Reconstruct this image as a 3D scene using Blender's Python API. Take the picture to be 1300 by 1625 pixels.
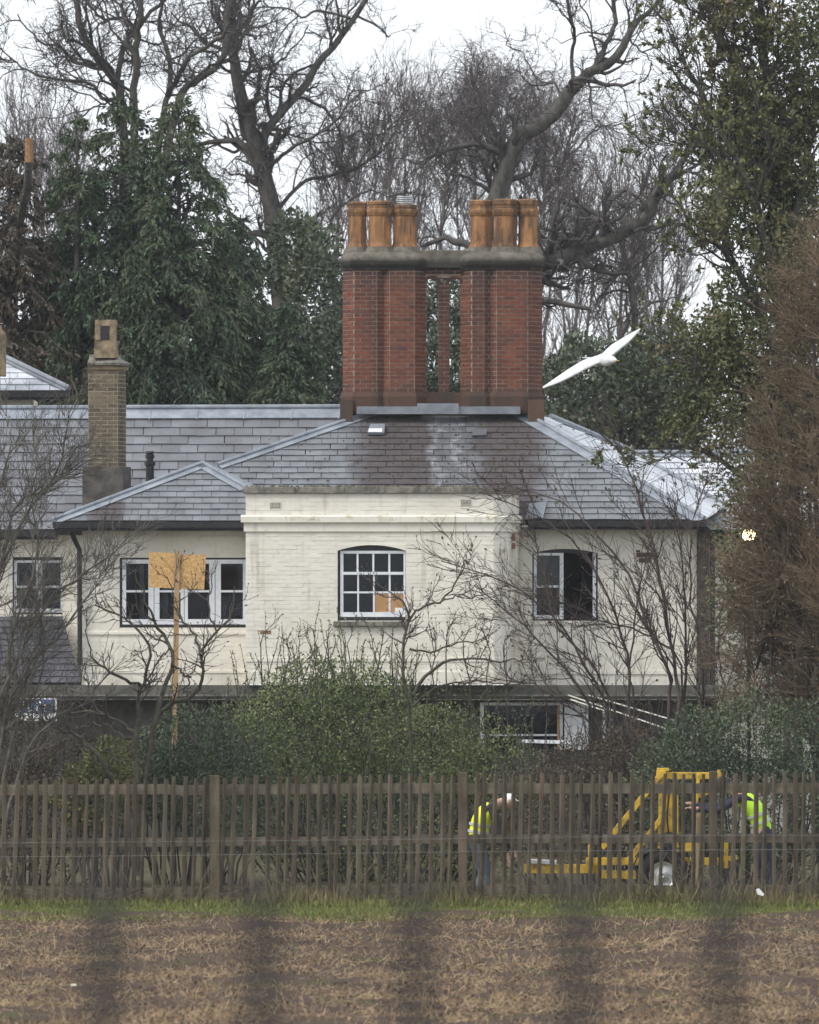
import bpy, math, random
import numpy as np
from mathutils import Vector, Matrix
random.seed(7)
rng = np.random.default_rng(11)
for o in list(bpy.data.objects):
    bpy.data.objects.remove(o, do_unlink=True)
S = bpy.context.scene
COL = S.collection

# ------------------------------------------------------------------ camera, sky, sun, exposure
F, CAMH, HY, CX = 11700.0, 4.0, 995.0, 650.0        # focal length in photo pixels, eye height, horizon row, centre column
cam = bpy.data.cameras.new('camera'); cam_o = bpy.data.objects.new('camera', cam); COL.objects.link(cam_o)
cam.sensor_fit = 'HORIZONTAL'; cam.sensor_width = 36.0; cam.lens = 36.0 * F / 1300.0
cam.shift_y = (HY - 812.5) / 1300.0
cam.dof.use_dof = True; cam.dof.focus_distance = 127.0; cam.dof.aperture_fstop = 5.6; cam.dof.aperture_blades = 0
cam.clip_start = 1.0; cam.clip_end = 3000.0
cam_o.location = (0, 0, CAMH); cam_o.rotation_euler = (math.pi / 2, 0, 0)
S.camera = cam_o
SUN_EL, SUN_AZ = math.radians(46), math.radians(238)   # azimuth clockwise from +Y: behind the camera, to its left
W = bpy.data.worlds.new('World'); S.world = W; W.use_nodes = True
wn = W.node_tree.nodes; wl = W.node_tree.links
bg = wn['Background']
sky = wn.new('ShaderNodeTexSky'); sky.sky_type = 'NISHITA'; sky.sun_disc = False
sky.sun_elevation = SUN_EL; sky.sun_rotation = SUN_AZ; sky.dust_density = 4.0; sky.air_density = 1.0
mixw = wn.new('ShaderNodeMix'); mixw.data_type = 'RGBA'; mixw.inputs[0].default_value = 0.82
mixw.inputs[7].default_value = (8.6, 9.0, 9.5, 1)       # even cloud cover over the clear sky
wl.new(sky.outputs[0], mixw.inputs[6]); wl.new(mixw.outputs[2], bg.inputs[0]); bg.inputs[1].default_value = 0.1
sl = bpy.data.lights.new('sun', 'SUN'); sl.energy = 1.45; sl.angle = math.radians(22); sl.color = (1, 0.96, 0.9)
so = bpy.data.objects.new('sun', sl); COL.objects.link(so)
sdir = Vector((math.sin(SUN_AZ) * math.cos(SUN_EL), math.cos(SUN_AZ) * math.cos(SUN_EL), math.sin(SUN_EL)))
so.rotation_euler = (-sdir).to_track_quat('-Z', 'Y').to_euler(); so.location = (-30, 60, 60)
S.view_settings.view_transform = 'Standard'; S.view_settings.look = 'None'
S.view_settings.exposure = 0.58; S.view_settings.gamma = 1.0
S.view_settings.use_curve_mapping = False
S.render.engine = 'CYCLES'
S.cycles.use_denoising = True; S.cycles.denoiser = 'OPENIMAGEDENOISE'; S.cycles.denoising_input_passes = 'RGB_ALBEDO_NORMAL'
S.cycles.max_bounces = 6; S.cycles.diffuse_bounces = 3; S.cycles.glossy_bounces = 3
S.cycles.transparent_max_bounces = 12; S.cycles.volume_bounces = 0

# ------------------------------------------------------------------ helpers
def P(px, py, d):
    "the point at distance d seen at photo pixel px, py"
    return Vector(((px - CX) * d / F, d, CAMH + (HY - py) * d / F))
def PX(px, d): return (px - CX) * d / F
def PZ(py, d): return CAMH + (HY - py) * d / F

def woff(o):
    v = Vector((0, 0, 0))
    while o is not None:
        v = v + o.location; o = o.parent
    return v
def link(o, parent=None):
    COL.objects.link(o)
    if parent is not None: o.parent = parent
    return o
def tag(o, label=None, cat=None, group=None, kind=None):
    if label: o['label'] = label
    if cat: o['category'] = cat
    if group: o['group'] = group
    if kind: o['kind'] = kind
    return o
def thing(name, loc, label, cat, group=None):
    o = bpy.data.objects.new(name, None); o.location = loc; o.empty_display_size = 0.2; link(o)
    return tag(o, label, cat, group)

def np_mesh(name, V, polys):
    "V (n,3); polys: list of int arrays (m,k)"
    me = bpy.data.meshes.new(name)
    V = np.asarray(V, dtype=np.float32)
    me.vertices.add(len(V)); me.vertices.foreach_set('co', V.ravel())
    loops = np.concatenate([p.ravel() for p in polys]).astype(np.int32)
    tot = np.concatenate([np.full(len(p), p.shape[1], np.int32) for p in polys])
    st = np.concatenate([[0], np.cumsum(tot)[:-1]]).astype(np.int32)
    me.loops.add(len(loops)); me.loops.foreach_set('vertex_index', loops)
    me.polygons.add(len(tot)); me.polygons.foreach_set('loop_start', st); me.polygons.foreach_set('loop_total', tot)
    me.update(calc_edges=True)
    return me
def np_obj(name, V, polys, mat, parent=None, smooth=False):
    V = np.asarray(V, dtype=np.float64)
    if parent is not None: V = V - np.array(woff(parent))
    me = np_mesh(name, V, polys)
    if smooth: me.polygons.foreach_set('use_smooth', np.ones(len(me.polygons), bool))
    me.materials.append(mat)
    return link(bpy.data.objects.new(name, me), parent)

class MB:
    "collects shapes in world coordinates; build() links them as one mesh object"
    def __init__(s): s.v = []; s.f = []
    def add(s, vs, fs):
        o = len(s.v); s.v += [tuple(v) for v in vs]; s.f += [tuple(i + o for i in f) for f in fs]
        return s
    def hexa(s, b, t):
        "b, t: four bottom and four top points, counter-clockwise from above"
        return s.add(list(b) + list(t), [(3, 2, 1, 0), (4, 5, 6, 7), (0, 1, 5, 4), (1, 2, 6, 5), (2, 3, 7, 6), (3, 0, 4, 7)])
    def box(s, x0, x1, y0, y1, z0, z1):
        return s.hexa([(x0, y0, z0), (x1, y0, z0), (x1, y1, z0), (x0, y1, z0)], [(x0, y0, z1), (x1, y0, z1), (x1, y1, z1), (x0, y1, z1)])
    def pbox(s, px0, px1, py0, py1, d, depth):
        "box whose front face shows at the given photo rectangle at distance d"
        return s.box(PX(px0, d), PX(px1, d), d, d + depth, PZ(py1, d), PZ(py0, d))
    def prism(s, poly, vec):
        n = len(poly); vec = Vector(vec); poly = [Vector(p) for p in poly]
        return s.add(poly + [p + vec for p in poly], [tuple(range(n))[::-1], tuple(range(n, 2 * n))] + [(i, (i + 1) % n, n + (i + 1) % n, n + i) for i in range(n)])
    def lathe(s, cx, cy, prof, n=16, a0=0.0):
        vs = []; fs = []
        for r, z in prof:
            for k in range(n):
                a = a0 + 2 * math.pi * k / n
                vs.append((cx + r * math.cos(a), cy + r * math.sin(a), z))
        m = len(prof)
        for j in range(m - 1):
            for k in range(n):
                k2 = (k + 1) % n
                fs.append((j * n + k, j * n + k2, (j + 1) * n + k2, (j + 1) * n + k))
        fs.append(tuple(range(n))[::-1]); fs.append(tuple((m - 1) * n + k for k in range(n)))
        return s.add(vs, fs)
    def tube(s, pts, rad, n=8):
        pts = [Vector(p) for p in pts]
        if not hasattr(rad, '__len__'): rad = [rad] * len(pts)
        vs = []; fs = []; ref = Vector((0.3, 0.9, 0.2))
        for i, p in enumerate(pts):
            t = (pts[min(i + 1, len(pts) - 1)] - pts[max(i - 1, 0)]).normalized()
            r_ = ref if abs(t.dot(ref.normalized())) < 0.95 else Vector((0.9, -0.1, 0.3))
            a = t.cross(r_).normalized(); b = t.cross(a)
            for k in range(n):
                q = 2 * math.pi * k / n
                vs.append(p + rad[i] * (a * math.cos(q) + b * math.sin(q)))
        for i in range(len(pts) - 1):
            for k in range(n):
                k2 = (k + 1) % n
                fs.append((i * n + k, i * n + k2, (i + 1) * n + k2, (i + 1) * n + k))
        fs.append(tuple(range(n))[::-1]); fs.append(tuple((len(pts) - 1) * n + k for k in range(n)))
        return s.add(vs, fs)
    def beam(s, a, b, w, h, up=(0, 0, 1)):
        a = Vector(a); b = Vector(b); t = (b - a).normalized(); up = Vector(up)
        if abs(t.dot(up)) > 0.98: up = Vector((0, 1, 0))
        x = t.cross(up).normalized() * (w / 2); z = x.cross(t).normalized() * (h / 2)
        q = [-x - z, x - z, x + z, -x + z]
        return s.hexa([a + c for c in q][::-1], [b + c for c in q][::-1])
    def build(s, name, mat, parent=None, smooth=False, bevel=0.0):
        off = woff(parent) if parent is not None else Vector((0, 0, 0))
        me = bpy.data.meshes.new(name)
        me.from_pydata([(v[0] - off.x, v[1] - off.y, v[2] - off.z) for v in s.v], [], s.f)
        if smooth:
            me.polygons.foreach_set('use_smooth', [True] * len(me.polygons))
        me.materials.append(mat); me.update()
        o = link(bpy.data.objects.new(name, me), parent)
        if bevel:
            m = o.modifiers.new('bevel', 'BEVEL'); m.width = bevel; m.segments = 2; m.limit_method = 'ANGLE'
        return o

# ------------------------------------------------------------------ materials
class NT:
    def __init__(s, name):
        s.m = bpy.data.materials.new(name); s.m.use_nodes = True; s.t = s.m.node_tree
        s.b = s.t.nodes['Principled BSDF']; s.out = s.t.nodes['Material Output']
        s._pos = None
    def n(s, t, **k):
        x = s.t.nodes.new('ShaderNode' + t)
        for a, v in k.items(): setattr(x, a, v)
        return x
    def l(s, a, b): s.t.links.new(a, b)
    def put(s, sock, v):
        if isinstance(v, (int, float)): sock.default_value = v
        elif isinstance(v, (tuple, list)): sock.default_value = tuple(v) + ((1,) if len(v) == 3 and len(sock.default_value) == 4 else ())
        else: s.l(v, sock)
    def pos(s):
        if s._pos is None: s._pos = s.n('NewGeometry').outputs['Position']
        return s._pos
    def math(s, op, a, b=0.0, c=None, clamp=False):
        x = s.n('Math', operation=op, use_clamp=clamp); s.put(x.inputs[0], a); s.put(x.inputs[1], b)
        if c is not None: s.put(x.inputs[2], c)
        return x.outputs[0]
    def xyz(s):
        x = s.n('SeparateXYZ'); s.l(s.pos(), x.inputs[0]); return x.outputs
    def noise(s, scale, detail=4.0, rough=0.55, st=(1, 1, 1), off=(0, 0, 0)):
        mp = s.n('Mapping'); s.l(s.pos(), mp.inputs[0]); mp.inputs['Scale'].default_value = st; mp.inputs['Location'].default_value = off
        x = s.n('TexNoise'); s.l(mp.outputs[0], x.inputs['Vector'])
        x.inputs['Scale'].default_value = scale; x.inputs['Detail'].default_value = detail; x.inputs['Roughness'].default_value = rough
        return x.outputs['Fac']
    def ramp(s, f, stops):
        x = s.n('ValToRGB'); s.put(x.inputs[0], f); e = x.color_ramp.elements
        while len(e) < len(stops): e.new(0.5)
        for i, (p, c) in enumerate(stops): e[i].position = p; e[i].color = tuple(c) + (1,)
        return x.outputs[0]
    def mix(s, f, a, b, mode='MIX'):
        x = s.n('Mix', data_type='RGBA', blend_type=mode, clamp_factor=True); s.put(x.inputs[0], f); s.put(x.inputs[6], a); s.put(x.inputs[7], b)
        return x.outputs[2]
    def sstep(s, v, lo, hi):
        x = s.n('MapRange', interpolation_type='SMOOTHSTEP'); s.put(x.inputs[0], v); s.put(x.inputs[1], lo); s.put(x.inputs[2], hi)
        return x.outputs[0]
    def band(s, v, a0, a1, b1, b0):
        return s.math('MULTIPLY', s.sstep(v, a0, a1), s.math('SUBTRACT', 1.0, s.sstep(v, b1, b0)))
    def rnd(s):
        a = s.n('NewGeometry').outputs['Random Per Island']; b = s.n('ObjectInfo').outputs['Random']
        return s.math('FRACT', s.math('ADD', a, b))
    def vary(s, col, amt, hue=0.0):
        r = s.rnd()
        x = s.n('HueSaturation'); s.put(x.inputs['Color'], col)
        s.put(x.inputs['Value'], s.math('ADD', s.math('MULTIPLY', r, amt), 1.0 - amt / 2))
        if hue:
            r2 = s.math('FRACT', s.math('MULTIPLY', r, 17.3))
            s.put(x.inputs['Hue'], s.math('ADD', s.math('MULTIPLY', r2, hue), 0.5 - hue / 2))
        return x.outputs[0]
    def bump(s, h, strength=0.3, dist=0.01):
        x = s.n('Bump'); x.inputs['Strength'].default_value = strength; x.inputs['Distance'].default_value = dist
        s.put(x.inputs['Height'], h); s.l(x.outputs[0], s.b.inputs['Normal'])
    def done(s, col, rough=0.8, spec=0.3):
        s.put(s.b.inputs['Base Color'], col); s.put(s.b.inputs['Roughness'], rough)
        s.b.inputs['Specular IOR Level'].default_value = spec
        return s.m

def simple(name, c1, c2=None, scale=4.0, rough=0.8, spec=0.3, st=(1, 1, 1), vary=0.0, hue=0.0, bump=0.0, bdist=0.01, metal=0.0, lo=0.35, hi=0.65):
    t = NT(name)
    nz = t.noise(scale, 5.0, 0.6, st)
    col = t.ramp(nz, [(lo, c1), (hi, c2 or tuple(min(1, c * 1.3) for c in c1))])
    if vary: col = t.vary(col, vary, hue)
    if bump: t.bump(nz, bump, bdist)
    t.b.inputs['Metallic'].default_value = metal
    return t.done(col, rough, spec)

def paint_mat():
    t = NT('painted_brick_cream'); x, y, z = t.xyz()
    n1 = t.noise(1.1, 5, 0.6, (1, 1, 0.6)); n2 = t.noise(9, 4, 0.6)
    col = t.ramp(n1, [(0.3, (0.72, 0.68, 0.595)), (0.7, (0.84, 0.81, 0.735))])
    col = t.mix(t.sstep(n2, 0.55, 0.8), col, (0.62, 0.575, 0.49))
    drip = t.noise(5.0, 4, 0.6, (1, 1, 0.10))
    col = t.mix(t.math('MULTIPLY', t.sstep(drip, 0.53, 0.74), 0.46), col, (0.42, 0.36, 0.27))
    # green algae in patches along the string course and brown damp near the foot
    zs = PZ(822, 130); za = t.band(z, zs - 0.08, zs - 0.02, zs + 0.05, zs + 0.12)
    alg = t.math('MULTIPLY', za, t.sstep(t.noise(3.0, 5, 0.7), 0.5, 0.72))
    col = t.mix(t.math('MULTIPLY', alg, 0.8), col, (0.33, 0.31, 0.13))
    zb = PZ(1085, 130)
    foot = t.math('MULTIPLY', t.math('SUBTRACT', 1.0, t.sstep(z, zb, zb + 0.7)), t.sstep(t.noise(2.3, 5, 0.65), 0.42, 0.7))
    col = t.mix(t.math('MULTIPLY', foot, 0.45), col, (0.40, 0.36, 0.26))
    # rusty run-off below the gutter joint at the bay's right corner
    xr = PX(822, 131); st = t.math('MULTIPLY', t.band(x, xr - 0.22, xr - 0.05, xr + 0.02, xr + 0.12), t.sstep(t.noise(4, 4, 0.6, (1, 1, 0.3)), 0.36, 0.6))
    col = t.mix(t.math('MULTIPLY', st, 0.55), col, (0.30, 0.23, 0.14))
    t.bump(t.noise(60, 3, 0.6), 0.25, 0.006)
    return t.done(t.vary(col, 0.07), 0.75, 0.3)
def slate_mat(name, c1, c2, main=False):
    t = NT(name); x, y, z = t.xyz()
    n1 = t.noise(2.2, 5, 0.6); n2 = t.noise(14, 4, 0.6)
    col = t.ramp(n1, [(0.3, c1), (0.7, c2)])
    col = t.mix(t.math('MULTIPLY', t.sstep(n2, 0.5, 0.8), 0.4), col, tuple(c * 0.6 for c in c1))
    col = t.vary(col, 0.34, 0.03)
    rough = t.math('ADD', t.math('MULTIPLY', n1, 0.3), 0.24)
    if main:
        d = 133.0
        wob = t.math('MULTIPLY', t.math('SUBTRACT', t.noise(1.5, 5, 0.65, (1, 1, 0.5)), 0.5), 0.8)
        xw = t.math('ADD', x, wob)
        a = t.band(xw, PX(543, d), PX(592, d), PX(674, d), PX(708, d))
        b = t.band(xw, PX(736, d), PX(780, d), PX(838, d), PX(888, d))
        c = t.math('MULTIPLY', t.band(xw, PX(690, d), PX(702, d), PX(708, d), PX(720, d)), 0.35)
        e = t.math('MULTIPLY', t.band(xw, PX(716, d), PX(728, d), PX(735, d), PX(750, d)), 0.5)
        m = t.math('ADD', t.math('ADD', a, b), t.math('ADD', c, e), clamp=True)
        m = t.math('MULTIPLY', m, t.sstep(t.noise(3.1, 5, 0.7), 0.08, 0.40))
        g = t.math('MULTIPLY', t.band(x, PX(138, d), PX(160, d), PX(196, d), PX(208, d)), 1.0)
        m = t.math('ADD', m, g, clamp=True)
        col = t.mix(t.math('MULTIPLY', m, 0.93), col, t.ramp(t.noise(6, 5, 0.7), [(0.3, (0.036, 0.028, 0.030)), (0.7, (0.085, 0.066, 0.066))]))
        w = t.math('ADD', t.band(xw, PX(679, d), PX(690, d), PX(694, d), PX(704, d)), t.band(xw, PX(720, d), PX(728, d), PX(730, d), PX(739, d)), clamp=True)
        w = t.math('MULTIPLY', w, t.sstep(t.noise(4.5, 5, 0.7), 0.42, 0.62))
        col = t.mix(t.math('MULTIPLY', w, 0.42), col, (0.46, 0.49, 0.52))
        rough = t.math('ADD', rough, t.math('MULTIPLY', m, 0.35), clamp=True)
    t.bump(n2, 0.2, 0.006)
    return t.done(col, rough, 0.55)
def brick_mat(name, cols, dark, soot=None, vary=0.5):
    t = NT(name); x, y, z = t.xyz()
    st = t.noise(2.6, 5, 0.6, (1, 1, 0.10)); n = t.noise(22, 4, 0.65)
    r = t.rnd()
    col = t.ramp(r, [(i / (len(cols) - 1), c) for i, c in enumerate(cols)])
    col = t.mix(t.math('MULTIPLY', t.sstep(st, 0.44, 0.66), 0.75), col, dark)
    col = t.mix(t.math('MULTIPLY', t.sstep(n, 0.5, 0.75), 0.45), col, tuple(c * 0.5 for c in cols[0]))
    if soot:
        s1 = t.math('MULTIPLY', t.sstep(z, soot[0], soot[1]), t.sstep(t.noise(5, 4, 0.6), 0.25, 0.55))
        col = t.mix(t.math('MULTIPLY', s1, 0.8), col, (0.045, 0.04, 0.042))
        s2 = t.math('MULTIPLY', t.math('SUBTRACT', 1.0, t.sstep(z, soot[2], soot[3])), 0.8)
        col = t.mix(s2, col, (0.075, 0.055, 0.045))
    t.bump(n, 0.5, 0.008)
    return t.done(col, 0.85, 0.25)

M = {}
M['paint'] = paint_mat()
M['slate'] = slate_mat('welsh_slate', (0.102, 0.110, 0.121), (0.195, 0.207, 0.224), True)
M['slate_rear'] = slate_mat('purple_slate', (0.100, 0.103, 0.114), (0.17, 0.175, 0.192))
M['slate_wet_sheen'] = slate_mat('wet_slate_sky_sheen', (0.40, 0.42, 0.46), (0.66, 0.68, 0.72))  # pale tone carries the sky's reflection in the slate colour
M['slate_dark'] = slate_mat('shaded_lean_slate', (0.055, 0.055, 0.068), (0.10, 0.10, 0.12))  # shade over the lean-to put into a darker slate colour
M['lead'] = simple('lead', (0.165, 0.188, 0.22), (0.30, 0.33, 0.37), 3.0, 0.42, 0.5, (1, 1, 1), bump=0.15)
M['lead_dark'] = simple('lead_dark', (0.14, 0.155, 0.18), (0.25, 0.27, 0.30), 3.0, 0.45, 0.5)
M['deck'] = simple('roof_underlay', (0.03, 0.03, 0.033), rough=0.9)
M['stone'] = simple('weathered_coping_stone', (0.10, 0.095, 0.085), (0.27, 0.25, 0.21), 7.0, 0.9, 0.2, bump=0.5, bdist=0.02)
M['stone_dark'] = simple('dark_cap_stone', (0.055, 0.052, 0.048), (0.16, 0.145, 0.115), 6.0, 0.9, 0.2, bump=0.6, bdist=0.02)
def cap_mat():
    t = NT('dark_cap_stone'); x, y, z = t.xyz()
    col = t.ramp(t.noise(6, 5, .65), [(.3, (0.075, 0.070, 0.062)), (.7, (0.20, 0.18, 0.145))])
    low = t.math('SUBTRACT', 1.0, t.sstep(t.math('ADD', z, t.math('MULTIPLY', t.noise(7, 4, .6), .10)), PZ(418, 134.3) + .04, PZ(406, 134.3) + .06))  # lower half darkened: shade under the cap put into the colour
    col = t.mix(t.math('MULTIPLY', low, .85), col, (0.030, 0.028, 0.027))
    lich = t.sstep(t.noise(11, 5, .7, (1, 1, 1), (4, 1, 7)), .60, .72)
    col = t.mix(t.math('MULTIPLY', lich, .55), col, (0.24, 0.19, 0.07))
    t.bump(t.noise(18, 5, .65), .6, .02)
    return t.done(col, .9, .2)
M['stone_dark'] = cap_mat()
M['black_paint'] = simple('black_paint', (0.012, 0.012, 0.014), (0.022, 0.022, 0.024), 8, 0.45, 0.4)
M['white_paint'] = simple('white_window_paint', (0.66, 0.69, 0.74), (0.80, 0.82, 0.85), 6, 0.4, 0.4)
M['grey_render'] = simple('grey_render', (0.085, 0.085, 0.075), (0.15, 0.148, 0.13), 3, 0.9, 0.2, bump=0.4)
M['grey_brick'] = simple('brown_grey_wall', (0.05, 0.046, 0.042), (0.095, 0.088, 0.08), 5, 0.9, 0.2, bump=0.4)
M['interior'] = simple('dark_room', (0.018, 0.018, 0.02), (0.028, 0.028, 0.03), 2, 0.9, 0.2)
M['blind'] = simple('tan_blind', (0.27, 0.25, 0.20), (0.32, 0.30, 0.25), 2, 0.9, 0.2)
M['card'] = simple('brown_cardboard', (0.40, 0.23, 0.11), (0.47, 0.29, 0.15), 5, 0.8, 0.2)
M['paper'] = simple('white_paper', (0.75, 0.76, 0.75), (0.85, 0.86, 0.85), 5, 0.7, 0.2)
zc = lambda py: PZ(py, 134.3)
M['brick_red'] = brick_mat('red_brick', [(0.10, 0.043, 0.035), (0.185, 0.058, 0.034), (0.15, 0.052, 0.035), (0.215, 0.075, 0.04), (0.125, 0.056, 0.043)], (0.065, 0.037, 0.033), (zc(470), zc(420), zc(640), zc(600)))
M['mortar'] = simple('pale_mortar', (0.20, 0.145, 0.115), (0.34, 0.265, 0.21), 9, 0.9, 0.2)
M['brick_stock'] = brick_mat('yellow_stock_brick', [(0.095, 0.072, 0.05), (0.165, 0.128, 0.085), (0.12, 0.09, 0.06), (0.20, 0.165, 0.115)], (0.065, 0.053, 0.041))
M['mortar_stock'] = simple('sandy_mortar', (0.33, 0.29, 0.22), (0.46, 0.41, 0.33), 9, 0.9, 0.2)
def pot_mat():
    t = NT('terracotta_pot'); x, y, z = t.xyz()
    col = t.ramp(t.noise(4.5, 5, 0.6, (1, 1, 0.5)), [(0.3, (0.21, 0.115, 0.055)), (0.7, (0.43, 0.215, 0.09))])
    col = t.mix(t.math('MULTIPLY', t.sstep(t.noise(6, 5, 0.7, (1, 1, 0.22), (3, 1, 0)), 0.42, 0.62), 0.85), col, (0.075, 0.05, 0.036))
    top = t.math('MULTIPLY', t.sstep(z, PZ(345, 134.3), PZ(325, 134.3)), t.sstep(t.noise(9, 4, .7), .35, .6))
    col = t.mix(t.math('MULTIPLY', top, 0.75), col, (0.10, 0.065, 0.042))
    col = t.mix(t.math('MULTIPLY', t.sstep(t.noise(13, 4, .7, (1, 1, 1), (9, 2, 4)), .6, .75), .6), col, (0.20, 0.185, 0.10))
    t.bump(t.noise(30, 4, .6), .4, .01)
    return t.done(t.vary(col, .25), 0.8, 0.25)
M['terracotta'] = pot_mat()
M['pot_stone'] = simple('sandy_pot', (0.11, 0.088, 0.062), (0.34, 0.26, 0.165), 6, 0.85, 0.2, bump=0.4)
M['steel'] = simple('dull_steel', (0.45, 0.47, 0.48), (0.6, 0.62, 0.63), 5, 0.35, 0.5, metal=0.8)
def glass_mat():
    t = NT('window_glass')
    tr = t.n('BsdfTransparent'); tr.inputs[0].default_value = (0.62, 0.66, 0.70, 1)
    gl = t.n('BsdfGlossy'); gl.inputs['Roughness'].default_value = 0.05; gl.inputs[0].default_value = (0.9, 0.95, 1, 1)
    fr = t.n('Fresnel'); fr.inputs[0].default_value = 1.32
    mx = t.n('MixShader'); t.l(fr.outputs[0], mx.inputs[0]); t.l(tr.outputs[0], mx.inputs[1]); t.l(gl.outputs[0], mx.inputs[2])
    t.l(mx.outputs[0], t.out.inputs[0]); return t.m
M['glass'] = glass_mat()
M['osb'] = simple('strand_board', (0.34, 0.165, 0.045), (0.82, 0.56, 0.26), 34, 0.7, 0.25, (1, 1, 1.9), bump=0.4, lo=0.3, hi=0.72)
M['stake'] = simple('sawn_softwood', (0.34, 0.22, 0.11), (0.45, 0.31, 0.17), 12, 0.8, 0.2, (1, 1, 0.1))
M['bark'] = simple('oak_bark', (0.05, 0.048, 0.044), (0.12, 0.113, 0.10), 7, 0.9, 0.15, (1, 1, 0.4), bump=0.7, bdist=0.03)
M['bark_dark'] = simple('dark_twig_bark', (0.058, 0.052, 0.05), (0.11, 0.10, 0.094), 5, 0.9, 0.15, vary=0.5)
M['bark_purple'] = simple('birch_twig_bark', (0.12, 0.102, 0.105), (0.185, 0.16, 0.16), 5, 0.9, 0.15, vary=0.5)
M['bark_birch'] = simple('white_birch_bark', (0.13, 0.12, 0.11), (0.52, 0.50, 0.47), 4, 0.8, 0.2, (1, 1, 1.4))
M['bark_grey'] = simple('grey_branch_bark', (0.085, 0.078, 0.07), (0.17, 0.155, 0.135), 6, 0.9, 0.15, vary=0.4)
M['bark_far'] = simple('far_wood_bark', (0.10, 0.09, 0.085), (0.16, 0.145, 0.135), 5)
M['bark_brown'] = simple('brown_hedge_twig', (0.115, 0.092, 0.062), (0.215, 0.152, 0.10), 1.4, 0.9, 0.15, vary=0.6)
M['bark_shrub'] = simple('shrub_stem', (0.060, 0.048, 0.045), (0.115, 0.088, 0.08), 3, 0.85, 0.2, vary=0.5)
M['bark_moss'] = simple('mossy_stem', (0.050, 0.048, 0.036), (0.12, 0.108, 0.085), 9, 0.9, 0.15, vary=0.3, bump=0.4)
def leaf_mat(name, c1, c2, c3, scale=0.9, vary=0.6, hue=0.05, rough=0.55, spec=0.35):
    t = NT(name)
    col = t.ramp(t.noise(scale, 4, 0.6), [(0.32, c1), (0.52, c2), (0.72, c3)])
    t.b.inputs['Subsurface Weight'].default_value = 0.0
    return t.done(t.vary(col, vary, hue), rough, spec)
M['leaf_conifer'] = leaf_mat('cypress_foliage', (0.032, 0.060, 0.038), (0.064, 0.098, 0.048), (0.105, 0.115, 0.056), 0.7, 0.8)
M['leaf_conifer_brown'] = leaf_mat('bronzed_cypress_foliage', (0.045, 0.045, 0.03), (0.085, 0.062, 0.042), (0.055, 0.06, 0.036), 0.9, 0.7)
M['leaf_hedge'] = leaf_mat('small_hedge_leaf', (0.095, 0.13, 0.05), (0.15, 0.185, 0.072), (0.225, 0.235, 0.11), 1.1, 0.9)
M['leaf_dark'] = leaf_mat('dark_evergreen_leaf', (0.045, 0.075, 0.048), (0.08, 0.108, 0.058), (0.115, 0.128, 0.065), 0.8, 0.8)
M['leaf_olive'] = leaf_mat('olive_evergreen_leaf', (0.082, 0.108, 0.048), (0.145, 0.155, 0.064), (0.165, 0.125, 0.07), 0.7, 0.8)
M['leaf_far'] = leaf_mat('far_evergreen_leaf', (0.045, 0.066, 0.042), (0.075, 0.096, 0.056), (0.105, 0.115, 0.066), 0.6, 0.6)
M['leaf_brown'] = leaf_mat('dry_bramble_leaf', (0.055, 0.045, 0.03), (0.095, 0.068, 0.046), (0.07, 0.075, 0.04), 1.2, 0.8)
M['leaf_lime'] = leaf_mat('yellow_green_leaf', (0.085, 0.095, 0.035), (0.15, 0.16, 0.05), (0.11, 0.12, 0.045), 1.2, 0.6)

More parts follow.
